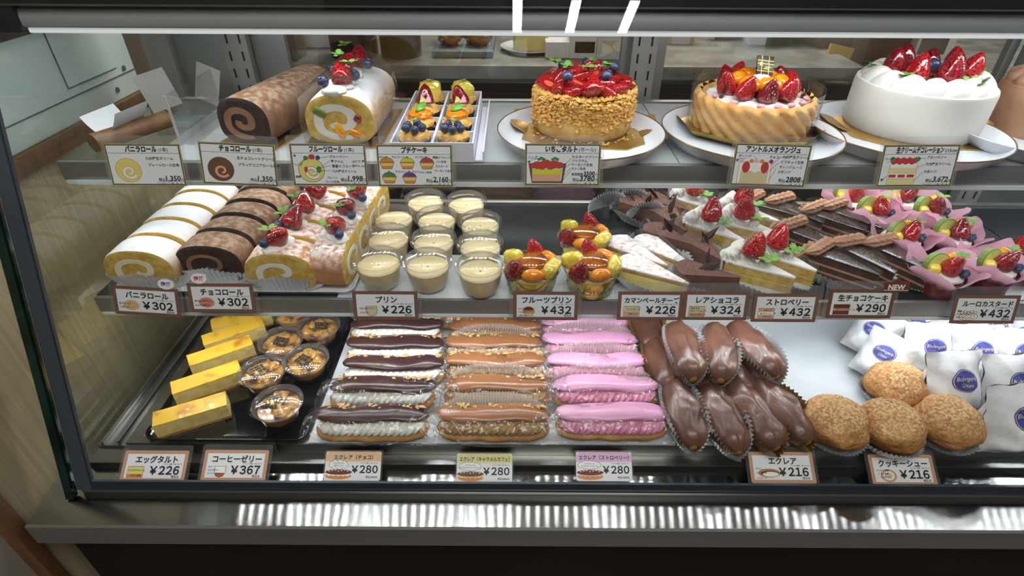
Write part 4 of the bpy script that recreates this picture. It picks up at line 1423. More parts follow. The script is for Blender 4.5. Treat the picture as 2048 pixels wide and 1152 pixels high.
pv = on(296, 577, ZR)
pch = on(432, 566, ZR)
pf = on(570, 583, ZR)
pitch = 0.0405
for i in range(5):
    yv = pv.y + i * pitch
    roll_slice('vanilla_roll_slice', '%s vanilla roll slice from the front, thickly dusted white%s' % (ORD[i], ', swirl face showing' if i == 0 else ''), 'v', (pv.x + 0.001 * (i % 2), yv, ZR), 0.02 * (i % 3 - 1), 0.0345, i == 0, -0.05 if i else 0, 'vanilla roll slices')
for i in range(5):
    roll_slice('chocolate_roll_slice', '%s chocolate roll slice from the front, brown dusted sponge%s' % (ORD[i], ', dark swirl showing' if i == 0 else ''), 'c', (pch.x + 0.0015 * i, pch.y + i * pitch, ZR), -0.05 - 0.02 * (i % 2), 0.0345, i == 0, -0.07 if i else 0, 'chocolate roll slices')
    if i > 0:
        pass
for i in range(5):
    roll_slice('fruit_roll_slice', '%s fruit roll slice from the front of the column facing forward, berry on cream' % ORD[i], 'f', (pf.x + 0.002 * i, pf.y + i * 0.0415, ZR), 0.0, 0.0355, i == 0, -0.03 if i else 0, 'fruit roll slices', True, False, i)
pr = on(672, 580, ZR)
for i in range(4):
    roll_slice('fruit_roll_slice', '%s fruit roll slice from the front of the column turned sideways beside the puddings' % ORD[i], 'f', (pr.x + 0.016 + 0.003 * i, pr.y + 0.036 + i * 0.048 * (1 if i < 3 else 0.93), ZR), PI / 2 - 0.06, 0.037, False, 0, 'fruit roll slices turned sideways', i < 3, i < 2, i + 3)

# puddings in clear cups with domed lids
CUP_H, LID_R = 0.0375, 0.0287


def pudding_cup():
    g = G()
    pr_ = [(0.0165, 0.0), (0.0195, 0.003), (0.0222, 0.010), (0.0244, 0.021), (0.0257, 0.033), (0.0260, CUP_H)]
    g.lathe(pr_, 48, cap0=True)
    return g.mesh('cup', 'cup_plastic', 60)


def pudding_fill():
    pr_ = [(0.0160, 0.0010), (0.0190, 0.0036), (0.0217, 0.0102), (0.0238, 0.0205), (0.0247, 0.0280), (0.0240, 0.0287), (0.001, 0.0285)]
    return G().lathe(pr_, 48, cap0=True).mesh('custard', 'custard', 50)


def pudding_lid():
    g = G()
    pr_ = [(0.0262, CUP_H - 0.006), (0.0290, CUP_H - 0.0055), (0.0292, CUP_H - 0.001), (0.0288, CUP_H + 0.0005), (0.0272, CUP_H + 0.0008), (0.0266, CUP_H - 0.0006), (0.0255, CUP_H + 0.003), (0.022, CUP_H + 0.0055), (0.012, CUP_H + 0.007), (0.0005, CUP_H + 0.0074)]
    g.lathe(pr_, 60, 0, None, lambda r, z, a: (r * (1 + (0.006 * cos(60 * a / 2) if r > 0.028 else 0)), z))
    return g.mesh('lid', 'lid_plastic', 60)


LZ = ZM1 + 0.0007 + CUP_H + 0.0006
lids = [(755, 516, 'front row, left'), (854, 519, 'front row, middle'), (960, 528, 'front row, right'),
        (775, 467, 'second row, left'), (866, 473, 'second row, middle'), (960, 482, 'second row, right'),
        (786, 426, 'third row, left'), (872, 429, 'third row, middle'), (960, 438, 'third row, right'),
        (850, 393, 'rear row, left'), (932, 397, 'rear row, right')]
for i, (u, v, wh) in enumerate(lids):
    p = on(u, v, LZ)
    t = thing('pudding', 'pale custard pudding in a clear lidded cup, %s of the puddings' % wh, 'pudding', (p.x, p.y, ZM1 + (0.0007 if p.y < 0.62 else 0)), i * 0.7, 'custard puddings')
    put('cup', cached('pcup', pudding_cup), t)
    put('custard', cached('pfill', pudding_fill), t)
    put('lid', cached('plid', pudding_lid), t)

# fruit puddings in gold wrapped cups
FC_H, FC_R = 0.032, 0.0348


def fcup():
    pr_ = [(0.0240, 0.0), (0.0262, 0.002), (0.0320, FC_H - 0.002), (0.0345, FC_H - 0.0008), (0.0352, FC_H + 0.0004), (0.0345, FC_H + 0.0014), (0.0322, FC_H)]
    return G().lathe(pr_, 56, cap0=True).mesh('cup', 'clear_plastic', 60)


def fsleeve():
    return G().lathe([(0.0240, 0.0004), (0.0266, 0.0022), (0.0318, FC_H - 0.0045)], 64, cap0=True).mesh('gold_sleeve', 'gold_green', 60)


def fscript():
    g = G()

    def bend(p):
        a = p[0] / 0.031 - PI / 2
        r = 0.0267 + 0.0052 * (p[1] / 0.0255) + 0.0005
        return (r * cos(a), r * sin(a), p[1])
    for x0, s in ((-0.021, 'Casien'), (0.008, 'Fruits'), (0.040, 'Casien'), (-0.052, 'Fruits')):
        write(g, s, x0, 0.010, 0.011, 0, 0, shear=0.4, bend=bend, res=3)
        write(g, '~', x0 + 0.006, 0.019, 0.007, 0, 0, shear=0.4, bend=bend)
        write(g, '∼', x0 + 0.002, 0.003, 0.008, 0, 0, shear=0.4, bend=bend)
    return g.mesh('lettering', 'ink', 0)


FZ = ZM1 + 0.0007 + FC_H
for i, (u, v, wh) in enumerate(((1063, 532, 'left'), (1184, 532, 'front right'), (1169, 472, 'rear'))):
    p = on(u, v, FZ)
    t = thing('fruit_pudding', 'caramel pudding under fruit in a gold wrapped cup, %s one of the three' % wh, 'pudding', (p.x, p.y, ZM1 + (0.0007 if p.y < 0.61 else 0)), (0.0, 0.25, -0.2)[i], 'fruit puddings')
    put('cup', cached('fcup', fcup), t)
    s = put('gold_sleeve', cached('fsl', fsleeve), t)
    put('lettering', cached('fsc', fscript), s)
    put('custard', cached('fcu', lambda: G().lathe([(0.0300, FC_H - 0.010), (0.0305, FC_H - 0.006), (0.001, FC_H - 0.006)], 40).lathe([(0.0195, FC_H - 0.008), (0.0185, FC_H + 0.0075), (0.0165, FC_H + 0.0095), (0.001, FC_H + 0.0098)], 36).mesh('custard', 'custard', 50)), t)
    put('caramel', cached('fca', lambda: G().lathe([(0.0190, FC_H + 0.0052), (0.0186, FC_H + 0.0090), (0.0166, FC_H + 0.0106), (0.001, FC_H + 0.0110)], 36, 0, None, lambda r, z, a: (r, z - (0.0016 * sin(3 * a) if z < FC_H + 0.006 else 0))).mesh('caramel', 'caramel', 50)), t)
    berry(t, -0.020, -0.014, FC_H + 0.004, 0.027, 2, 0.3, -0.35, 1)
    berry(t, 0.004, 0.024, FC_H + 0.008, 0.024, 0, -0.3, 0.1, 2)
    pin = cached('fpi', lambda: G().blob(0.0145, 0.008, 0.0105, 22, 12, 0.14, 3, 4, p=3).mesh('pineapple_piece', 'pineapple'))
    put('pineapple_piece', pin, t, T(-0.021, 0.011, FC_H + 0.004, rz=-0.9, ry=-0.4))
    put('pineapple_piece', pin, t, T(0.022, -0.010, FC_H + 0.003, rz=1.1, rx=0.5))
    oj = cached('foj', lambda: G().blob(0.0135, 0.0075, 0.008, 22, 12, 0.1, 3, 6).mesh('orange_piece', 'orange_fruit'))
    put('orange_piece', oj, t, T(0.001, -0.023, FC_H + 0.002, rx=0.3))
    put('orange_piece', oj, t, T(0.021, 0.012, FC_H + 0.004, rz=-0.9, rx=0.3))


# ---------------------------------------------------------------- cake slices
def wedge_cup(mat='silver_foil', L=0.082, Wd=0.05):
    def hf(a):
        return 0.003 + 0.014 * abs(sin(a)) ** 1.5
    return pleated(L * 0.46, Wd * 0.54, 0.008, hf, 46, zig=0.0016).mesh('foil_cup', mat, 0)


def wedge_layers(L, Wd, layers):
    """stack of (z0, z1, material index)"""
    g = G()
    o = wedge_outline(L, Wd)
    for k, (z0, z1, mi) in enumerate(layers):
        s = 1.0 if k % 2 == 0 else 1.004
        g.prism([(x * s, y * s) for x, y in o], z0, z1, mi)
    return g


def wedge_film(L, Wd, z1, flare=1.0):
    o = [(L + 0.002, 0.0), (L * 0.5, Wd * 0.26 + 0.001), (0.0, Wd / 2 + 0.0015), (-0.0065, 0.0), (0.0, -Wd / 2 - 0.0015), (L * 0.5, -Wd * 0.26 - 0.001), (L + 0.002, -0.0004)]
    g = G()
    vs = [(x, y, 0.001) for x, y in o] + [(x * flare, y * flare, z1 * (1 - 0.10 * max(0, x) / L)) for x, y in o]
    n = len(o)
    g.add(vs, [(i, i + 1, n + i + 1, n + i) for i in range(n - 1)])
    return g.mesh('film', 'film_flat', 30)


PACK, SHAPE = [], {}


def slice_at(name, label, back, tip, ztop, z0, group, L, flat=0.0):
    """slice whose top runs from the back pixel to the tip pixel"""
    a, b = on(*back, z0 + ztop), on(*tip, z0 + ztop)
    d = b - a
    rz = math.atan2(d.y, d.x)
    mid = (a + b) / 2
    t = thing(name, label, 'cake', (mid.x - cos(rz) * L / 2, mid.y - sin(rz) * L / 2, z0), rz, group)
    PACK.append((t, rz, SHAPE[group]))
    return t


ZW = ZM1 + 0.0004
# camembert cheese slices
CH_L, CH_W, CH_H = 0.086, 0.040, 0.024
SHAPE['camembert cheese slices'] = [(CH_L * 0.93, 0.0), (-0.002, CH_W * 0.46), (-0.002, -CH_W * 0.46)]


def cheese_body():
    g = G().prism(wedge_outline(CH_L, CH_W), 0.001, CH_H - 0.006, 0)
    return g.mesh('cheese', 'cheese', bevel=0.0015)


def cheese_top():
    g = G().prism([(x * 1.01, y * 1.03) for x, y in wedge_outline(CH_L, CH_W)], CH_H - 0.0062, CH_H, 0)
    return g.mesh('browned_top', 'cheese_top', bevel=0.0024, seg=3)


for i, (bk, tp) in enumerate((((1262, 519), (1362, 558)), ((1290, 474), (1364, 516)), ((1246, 478), (1330, 520)))):
    t = slice_at('cheese_slice', ('sugar-dusted cheese wedge at the front, in a silver pleated cup', 'sugar-dusted cheese wedge behind the front one, nearer the chocolate slices', 'sugar-dusted cheese wedge behind the front one, nearer the fruit puddings')[i], bk, tp, CH_H, ZW, 'camembert cheese slices', CH_L)
    t.rotation_euler.x = 0
    put('cheese', cached('chb', cheese_body), t)
    put('browned_top', cached('cht', cheese_top), t)
    put('foil_cup', cached(('wc', 's'), wedge_cup), t, T(CH_L * 0.44, 0, 0))
    put('film', cached('chf', lambda: wedge_film(CH_L, CH_W, CH_H + 0.007)), t)

# dark rare chocolate slices with shards
RC_L, RC_W, RC_H = 0.070, 0.037, 0.026
SHAPE['rare chocolate slices'] = [(RC_L * 0.93, 0.0), (-0.002, RC_W * 0.46), (-0.002, -RC_W * 0.46)]


def shard(k):
    def mkk():
        pts = [(0, 0), (0.006, 0.001), (0.013, 0.010), (0.017, 0.026), (0.009, 0.018), (0.002, 0.010)] if k else [(0, 0), (0.018, 0.002), (0.024, 0.012), (0.008, 0.009)]
        n = 5
        g = G()
        va = [(x, 0.004 * sin(y * 90), y) for x, y in pts]
        vb = [(x, y + 0.0011, z) for x, y, z in va]
        m = len(pts)
        g.add(va + vb, [tuple(range(m)), tuple(m + i for i in reversed(range(m)))] + [(i, m + i, m + (i + 1) % m, (i + 1) % m) for i in range(m)])
        return g.mesh('chocolate_shard', 'choc_dark', 0)
    return cached(('shard', k), mkk)


rare = [((1372, 533), (1466, 551), 'the front dark chocolate slice behind its price card, shard lying across'), ((1392, 478), (1438, 516), 'dark chocolate slice directly behind the front one, curled shard on it'),
        ((1302, 462), (1370, 492), 'dark chocolate slice right behind the cheese wedges, gold dust and upright shard'), ((1340, 420), (1372, 452), 'dark chocolate slice with a black triangular shard, left of the rear shortcake'),
        ((1268, 398), (1318, 420), 'dark chocolate slice with gold dust in the rear row, left end'), ((1300, 384), (1350, 402), 'dark chocolate slice half hidden in the rear row under the upper rail')]
for i, (bk, tp, lb) in enumerate(rare):
    t = slice_at('chocolate_slice', lb, bk, tp, RC_H, ZW, 'rare chocolate slices', RC_L)
    put('chocolate_base', cached('rcb', lambda: wedge_layers(RC_L, RC_W, [(0.001, 0.007, 1), (0.007, RC_H - 0.0005, 0)]).mesh('chocolate_base', ['choc_matt', 'choc_layer'], 30, bevel=0.0008)), t)
    put('mousse_top', cached('rct', lambda: G().prism([(x * 1.005, y * 1.005) for x, y in wedge_outline(RC_L, RC_W)], RC_H - 0.0004, RC_H + 0.0006).mesh('mousse_top', 'choc_matt', 30)), t)
    put('chocolate_shard', shard(i % 2), t, T(0.022, 0.0, RC_H, rz=0.6 * i, rx=-0.25))
    put('chocolate_shard', shard(1 - i % 2), t, T(0.034, 0.006, RC_H + 0.001, rz=2.2 + i, rx=0.4, s=0.8))
    put('gold_dust', cached(('gd', i % 2), lambda: scatter_chips(G(), lambda r: Vector((r.gauss(0.016, 0.008), r.gauss(0.003, 0.007), RC_H + 0.0008)), 60, 0.0006, 0, i).mesh('gold_dust', 'gold_dust', 0)), t)['kind'] = 'stuff'
    put('foil_cup', cached(('wc2', 's'), lambda: wedge_cup('silver_foil', RC_L, RC_W)), t, T(RC_L * 0.44, 0, 0))
    if i in (3, 4, 5):
        def fan():
            g = G()
            n = 44
            vs = [(0, 0, 0.004)]
            for k in range(n + 1):
                a = PI * k / n
                vs.append((0.030 * cos(a), 0.0022 * (1 if k % 2 else -1) - 0.004 * sin(a), 0.004 + 0.030 * sin(a)))
            g.add(vs, [(0, k + 1, k + 2) for k in range(n)])
            return g.mesh('foil_cup', 'silver_foil', 0)
        put('foil_cup', cached('rfan', fan), t, Matrix.Rotation(-t.matrix_world.to_euler().z, 4, 'Z') @ T(-0.020, 0.004, 0.006, rx=0.25, ry=-0.3))
    put('film', cached('rcf', lambda: wedge_film(RC_L, RC_W, RC_H + 0.010)), t)

# strawberry shortcakes
SC_L, SC_W, SC_H = 0.082, 0.040, 0.031
SHAPE['strawberry shortcake slices'] = [(SC_L * 0.93, 0.0), (-0.002, SC_W * 0.46), (-0.002, -SC_W * 0.46)]


def short_body():
    g = wedge_layers(SC_L, SC_W, [(0.001, 0.0075, 0), (0.0075, 0.0165, 1), (0.0165, 0.0172, 0), (0.0172, SC_H - 0.004, 1)])
    return g.mesh('sponge_layers', ['cream', 'sponge'], 30)


def short_cream():
    g = G().prism([(x * 1.012 - 0.0002, y * 1.02) for x, y in wedge_outline(SC_L, SC_W)], SC_H - 0.0042, SC_H, 0)
    return g.mesh('cream_top', 'cream', bevel=0.0014, seg=3)


def short_back():
    o = wedge_outline(SC_L, SC_W)[2:]
    g = G()
    n = len(o)
    vs = [(x - 0.0008, y * 1.01, 0.002) for x, y in o] + [(x - 0.0030, y * 1.02, SC_H - 0.001) for x, y in o] + [(x + 0.001, y, SC_H) for x, y in o]
    g.add(vs, [(j * n + i, (j + 1) * n + i, (j + 1) * n + i + 1, j * n + i + 1) for j in range(2) for i in range(n - 1)])
    return g.mesh('cream_back', 'cream', 60)


short = [((1458, 505), (1573, 547), 'strawberry shortcake slice at the very front, left of the dark glazed slices'), ((1528, 494), (1607, 528), 'strawberry shortcake slice right behind the front one, beside the dark glazed slices'),
         ((1376, 437), (1462, 474), 'strawberry shortcake slice at the left, its tall berry above the chocolate slices'), ((1455, 435), (1545, 462), 'strawberry shortcake slice in the middle with two berries overlapping above it'),
         ((1456, 410), (1538, 436), 'strawberry shortcake slice hidden behind the middle one, berry showing'), ((1352, 366), (1432, 398), 'strawberry shortcake slice in the rear row cropped by the upper rail')]
for i, (bk, tp, lb) in enumerate(short):
    t = slice_at('shortcake_slice', lb, bk, tp, SC_H, ZW, 'strawberry shortcake slices', SC_L)
    put('sponge_layers', cached('scb', short_body), t)
    put('cream_top', cached('sct', short_cream), t)
    put('cream_back', cached('sck', short_back), t)
    for (x, y, s, hgt) in ((0.009, -0.010, 0.021, 0.018), (0.009, 0.010, 0.021, 0.018), (0.026, -0.001, 0.020, 0.014), (0.046, 0.001, 0.015, 0.010)):
        put('piped_cream', swirl_mesh('cream', 8, 1.0, 1.5), t, T(x, y, SC_H - 0.001, rz=i + x * 50, s=(s, s, hgt)))
    berry(t, 0.030, 0.0, SC_H + 0.0195, 0.030, 0, 0.12 * (i % 3 - 1), 0.15, i * 1.4)
    chervil(t, 0.049, 0.0, SC_H + 0.008, 0.0145, i, i % 4, 0.2)
    put('foil_cup', cached(('wc', 's'), wedge_cup), t, T(SC_L * 0.44, 0, 0))
    put('film', cached('scf', lambda: wedge_film(SC_L, SC_W, SC_H + 0.012)), t)

# raw chocolate cake slices with a mocha shell border
NC_L, NC_W, NC_H = 0.080, 0.037, 0.030
SHAPE['glazed chocolate slices'] = [(NC_L * 0.93, 0.0), (-0.002, NC_W * 0.46), (-0.002, -NC_W * 0.46)]


def nama_body():
    g = wedge_layers(NC_L, NC_W, [(0.001, 0.008, 0), (0.008, 0.0108, 1), (0.0108, 0.0175, 0), (0.0175, 0.0203, 1), (0.0203, NC_H - 0.003, 0)])
    return g.mesh('chocolate_layers', ['choc_layer', 'mocha_cream'], 30)


def nama_border():
    g = G()
    for k in range(4):
        y = (k - 1.5) * 0.0098
        shell_piece(g, T(0.012, y + 0.003, NC_H - 0.0035, rz=-2.0, s=0.0195))
    for k in range(3):
        y = (k - 1.0) * 0.0115
        shell_piece(g, T(-0.0035, y + 0.002, NC_H - 0.012, rz=-1.7, ry=0.2, s=0.018))
    return g.mesh('mocha_border', 'mocha_cream', 60)


nama = [((1642, 497), (1743, 541), 'dark glazed chocolate slice in the front row, left of three, above its price card'), ((1694, 484), (1781, 541), 'dark glazed chocolate slice in the front row, middle of three'), ((1768, 486), (1854, 535), 'dark glazed chocolate slice in the front row, right of three beside the pink cups'),
        ((1662, 412), (1752, 452), 'dark glazed slice in the rear row with bright gold dust, touching the pink cups'), ((1620, 420), (1700, 455), 'dark glazed slice in the rear row, wrapped and gold flecked, second from the pink cups'), ((1570, 400), (1648, 440), 'dark glazed slice in the rear row, third from the pink cups'),
        ((1516, 396), (1592, 424), 'dark glazed slice at the left end of the rear row behind the shortcakes'), ((1588, 452), (1665, 492), 'dark glazed slice in the middle row with mocha shells, behind the right shortcake')]
for i, (bk, tp, lb) in enumerate(nama):
    t = slice_at('glazed_chocolate_slice', lb, bk, tp, NC_H, ZW, 'glazed chocolate slices', NC_L)
    put('chocolate_layers', cached('ncb', nama_body), t)
    put('dark_glaze', cached('nct', lambda: G().prism([(x * 1.008, y * 1.012) for x, y in wedge_outline(NC_L, NC_W)], NC_H - 0.0031, NC_H, 0).mesh('dark_glaze', 'choc_shiny', bevel=0.0009)), t)
    put('mocha_border', cached('ncs', nama_border), t)
    put('gold_dust', cached(('ngd', i % 3), lambda: scatter_chips(G(), lambda r: (lambda x: Vector((x, r.uniform(-1, 1) * NC_W * 0.42 * (1 - x / NC_L), NC_H + 0.0001)))(r.uniform(0.02, 0.055)), (110, 50, 20)[i % 3] if i > 2 else 45, 0.0005, 0, i + 40).mesh('gold_dust', 'gold_dust', 0)), t)['kind'] = 'stuff'
    put('foil_cup', cached(('wc', 's'), wedge_cup), t, T(NC_L * 0.44, 0, 0))
    put('film', cached('ncf', lambda: wedge_film(NC_L, NC_W, NC_H + 0.010)), t)

# custard cups wrapped in pink paper, fruit on top
PK_H = 0.034


def pink_wrap(seed):
    def mkk():
        def fn(u, w):
            a = u * 2 * PI
            c4 = abs(cos(2 * (a + 0.4)))
            tip = (1 - abs(((a + 0.4 + seed * 0.3) / (PI / 2)) % 1 * 2 - 1)) ** 0.8
            tip2 = (1 - abs(((a + 1.1) / (PI / 4)) % 1 * 2 - 1))
            hh = PK_H * (0.50 + 0.16 * tip2 + 0.62 * tip)
            r = 0.0245 + 0.012 * w + w * w * (0.006 + 0.008 * tip) + 0.0012 * sin(13 * a + seed) * w
            return (r * cos(a), r * sin(a), 0.010 + hh * w + 0.001 * sin(9 * a))
        return G().grid(fn, 96, 8, True).mesh('pink_paper', 'pink_paper', 35)
    return cached(('pw', seed), mkk)


def melon_wedge():
    g = G()
    n = 10
    arc = [(0.015 * cos(PI * i / n), 0.015 * sin(PI * i / n)) for i in range(n + 1)]
    g.prism(arc, -0.004, 0.004, 0)
    arc2 = [(0.0163 * cos(PI * i / n), 0.0163 * sin(PI * i / n)) for i in range(n + 1)]
    for i in range(n):
        g.add([(*arc[i], -0.004), (*arc[i + 1], -0.004), (*arc2[i + 1], -0.0035), (*arc2[i], -0.0035), (*arc[i], 0.004), (*arc[i + 1], 0.004), (*arc2[i + 1], 0.0035), (*arc2[i], 0.0035)], [(3, 2, 1, 0), (4, 5, 6, 7), (2, 3, 7, 6)], 1)
    return g.mesh('melon_wedge', ['melon', 'melon_rind'], 30)


def luro(label, u, v, seed, z=ZM1):
    p = on(u, v, z + 0.034)
    t = thing('custard_cup', label, 'dessert', M=T(p.x, p.y, z, rz=seed * 0.5 + 0.2, s=0.87), group='pink wrapped custard cups')
    PACK.append((t, 0.0, [(0.023 * cos(k * PI / 6), 0.023 * sin(k * PI / 6)) for k in range(12)]))
    put('paper_cup', cached('pkc2', lambda: G().lathe([(0.001, 0), (0.0255, 0), (0.0285, 0.020), (0.0305, 0.026)], 40, 0, None, lambda r, z, a: (r * (1 + 0.02 * cos(18 * a)), z)).mesh('paper_cup', 'maroon_cup', 40)), t)
    put('pink_paper', pink_wrap(seed % 3), t)
    put('cream', cached('pkcr', lambda: G().blob(0.027, 0.027, 0.009, 26, 10, 0.08, 3, 1, M=T(0, 0, 0.026)).mesh('cream', 'cream')), t)
    rz = -seed * 0.5 - 0.2 + 0.12 * (seed % 3)
    R = Matrix.Rotation(rz, 4, 'Z')

    def f(nm, me, M):
        return put(nm, me, t, R @ M)
    f('melon_wedge', cached('mel', melon_wedge), T(-0.012, 0.001, 0.0375, rx=PI / 2 - 0.3, rz=0.35, ry=-0.5, s=1.15))
    f('pineapple_piece', cached('pkpi', lambda: G().blob(0.009, 0.007, 0.007, 16, 10, 0.15, 3, 8, p=3).mesh('pineapple_piece', 'pineapple')), T(-0.019, -0.008, 0.037, rz=1.0))
    f('strawberry', strawberry_mesh(2 if seed % 2 else 0), T(0.001, -0.011, 0.044, rx=0.35, rz=seed, s=0.029))
    f('mango_piece', cached('pkma', lambda: G().blob(0.008, 0.009, 0.010, 18, 10, 0.12, 3, 9, p=2.6).mesh('mango_piece', 'mango')), T(0.010, 0.004, 0.044, rz=0.5))
    f('grapefruit_segment', cached('pkgr', lambda: G().blob(0.0065, 0.014, 0.011, 18, 10, 0.1, 3, 10).mesh('grapefruit_segment', 'grapefruit')), T(0.017, 0.002, 0.041, rz=-0.5, ry=0.4))
    f('blueberry', blueberry_mesh(), T(0.018, -0.016, 0.036, rx=0.4, s=0.0115))
    f('blueberry', blueberry_mesh(), T(0.014, -0.0195, 0.035, rx=0.4, rz=2, s=0.009))
    f('chervil', chervil_mesh(seed % 4), T(0.010, -0.006, 0.0545, rz=seed, s=0.0125))


for i, (u, v, lb) in enumerate(((1892, 535, 'pink wrapped fruit custard cup at the front, beside the glazed slices'), (1996, 520, 'pink wrapped fruit custard cup second in the front row, over its price card'), 
                                (1808, 463, 'pink wrapped fruit custard cup in the second row, left, touching the glazed slices'), (1908, 460, 'pink wrapped fruit custard cup in the second row, right'), (1748, 412, 'pink wrapped fruit custard cup in the third row, left'),
                                (1846, 405, 'pink wrapped fruit custard cup in the third row, right'), (1694, 378, 'pink wrapped fruit custard cup in the rear row, left, under the rail'), (1790, 372, 'pink wrapped fruit custard cup in the rear row, right, under the rail'))):
    luro(lb, u, v, i)


def settle(items, y0, y1, rounds=160):
    """nudges neighbours apart on the shelf until none cuts into the next"""
    pos = [Vector((t.matrix_world.translation.x, t.matrix_world.translation.y)) for t, _, _ in items]
    loc = [[Vector((x * cos(a) - y * sin(a), x * sin(a) + y * cos(a))) for x, y in sh] for _, a, sh in items]
    home = [p.copy() for p in pos]
    for _ in range(rounds):
        for i in range(len(items)):
            pos[i] += (home[i] - pos[i]) * 0.07
            lo = min(q.y for q in loc[i]) + pos[i].y
            hi = max(q.y for q in loc[i]) + pos[i].y
            if hi > y1:
                pos[i].y -= hi - y1
            elif lo < y0:
                pos[i].y += y0 - lo
            for j in range(i + 1, len(items)):
                best = None
                for sh in (loc[i], loc[j]):
                    for k in range(len(sh)):
                        e = sh[(k + 1) % len(sh)] - sh[k]
                        n = Vector((e.y, -e.x)).normalized()
                        a = [n.dot(q + pos[i]) for q in loc[i]]
                        b = [n.dot(q + pos[j]) for q in loc[j]]
                        d1, d2 = max(a) - min(b), max(b) - min(a)
                        d, s = (d1, -1) if d1 < d2 else (d2, 1)
                        if best is None or d < best[0]:
                            best = (d, n * s)
                        if d <= 0:
                            break
                    if best[0] <= 0:
                        break
                if best[0] > 0:
                    pos[i] += best[1] * best[0] * 0.26
                    pos[j] -= best[1] * best[0] * 0.26
    mv = []
    for (t, _, _), p in zip(items, pos):
        w = t.matrix_world.copy()
        mv.append(math.hypot(w.translation.x - p.x, w.translation.y - p.y))
        w.translation = (p.x, p.y, w.translation.z)
        t.matrix_world = w
    return mv


MV = settle(PACK, 0.532, 0.770)

p = on(2074, 500, ZM1 + 0.02)
t = thing('berry_cake', 'dark red glazed berry cake cut off by the right edge of the middle shelf', 'cake', (p.x, p.y, ZM1))
put('sponge_base', G().lathe([(0.001, 0), (0.026, 0), (0.027, 0.008), (0.001, 0.008)], 32).mesh('sponge_base', 'sponge'), t)
put('glazed_dome', G().lathe([(0.026, 0.0081), (0.0265, 0.018), (0.022, 0.031), (0.012, 0.039), (0.001, 0.041)], 36).mesh('glazed_dome', 'berry_glaze'), t)


# ------------------------------------------------------------------ bottom deck
ZD = 0.9185
tl, trr = on(282, 886, ZD), on(612, 882, ZD)
bt = tray('black_tray', 'glossy black tray at the left carrying egg tart bars and coffee jellies', 'tray', tl.x, trr.x, tl.y + 0.001, 0.770, ZD + 0.0002, 'pet_black', 0.004, 0.0055, 0.012)
ZK = ZD + 0.0002 + 0.0014
xs = [trr.x + 0.003, on(868, 888, ZD).x, on(1352, 888, ZD).x, XR - 0.01]
for i in range(3):
    single('paper_liner', G().box(xs[i] + 0.0005, xs[i + 1] - 0.0005, 0.4335, 0.77, 0, 0.0007).mesh('paper_liner', 'liner_white', 0), ('white paper liner under the chocolate cream eclairs', 'white paper liner under the caramel and pink eclairs', 'white paper liner at the right under the plain eclairs and puffs')[i], 'liner', T(0, 0, ZD + 0.0002), 'white paper liners')
ZE = ZD + 0.0011

# egg tart bars
def bar_mesh():
    g = G()
    L, Wd, Hh = 0.078, 0.025, 0.024
    return g, L, Wd, Hh


def egg_bar(label, e0, e1, seed):
    Wd, Hh = 0.025, 0.023
    a, b = on(*e0, ZK), on(*e1, ZK)
    d = b - a
    L = 0.080
    rz = math.atan2(d.y, d.x)
    t = thing('egg_tart_bar', label, 'tart', (a.x, a.y, ZK), rz, 'egg tart bars')

    def box(z0, z1, k, sd):
        def mkk():
            g = G().box(0, L, 0, Wd, z0, z1)
            bm = bmesh.new()
            me = g.mesh('x', 'crust', 0)
            bm.from_mesh(me)
            bmesh.ops.remove_doubles(bm, verts=bm.verts, dist=1e-6)
            bmesh.ops.subdivide_edges(bm, edges=bm.edges, cuts=5, use_grid_fill=True)
            for vv in bm.verts:
                n = noise.noise_vector(vv.co * 160 + Vector((sd, sd, sd)))
                vv.co += n * k
            bm.to_mesh(me)
            bm.free()
            return me
        return mkk
    for nm, z0, z1, k, m in (('crust', 0.0006, 0.0042, 0.0005, 'crust'), ('custard', 0.0040, Hh - 0.0012, 0.0004, 'egg_side'), ('browned_top', Hh - 0.0014, Hh, 0.0004, 'egg_top')):
        def bld():
            me = box(z0, z1, k, seed)()
            me.materials.clear()
            me.materials.append(MATS[m])
            me.polygons.foreach_set('use_smooth', [True] * len(me.polygons))
            me.set_sharp_from_angle(angle=math.radians(50))
            return me
        put(nm, bld(), t)
    g = G().box(-0.006, L * 0.9, -0.0045, Wd + 0.0045, 0.0, 0.0004)
    put('clear_strip', cached('ebs', lambda: g.mesh('clear_strip', 'film_flat', 0)), t, label='clear plastic strip under the bar')


eg = [((318, 880), (456, 838)), ((357, 815), (490, 768)), ((390, 758), (510, 715)), ((418, 716), (530, 678)), ((433, 683), (545, 652)), ((455, 652), (560, 625))]
for i, (a, b) in enumerate(eg):
    egg_bar('%s yellow egg tart bar from the front on the black tray' % ORD[i], a, b, i * 3.1)

# coffee jellies
JR, JH = 0.0300, 0.027


def jcup():
    return G().lathe([(0.0190, 0.0), (0.0215, 0.002), (0.0262, JH - 0.004), (0.0283, JH - 0.0035), (0.0300, JH - 0.0015), (0.0300, JH), (0.0286, JH + 0.0012), (0.0272, JH), (0.0262, JH - 0.004)], 52, cap0=True).mesh('cup', 'cup_plastic', 60)


def jelly_top(seed):
    g = G().lathe([(0.0250, JH - 0.009), (0.0246, JH - 0.007), (0.001, JH - 0.0065)], 40)
    rnd = random.Random(seed)
    for k in range(16):
        a, r = rnd.uniform(0, 6.28), 0.019 * math.sqrt(rnd.random())
        s = rnd.uniform(0.005, 0.008)
        M = T(r * cos(a), r * sin(a), JH - 0.0065, rx=rnd.uniform(-0.5, 0.5), ry=rnd.uniform(-0.5, 0.5), rz=a)
        g.blob(s, s * 0.8, s * 0.55, 10, 6, 0.3, 3, k, M=M, p=4)
    return g.mesh('jelly_cubes', 'jelly_gold', 50)


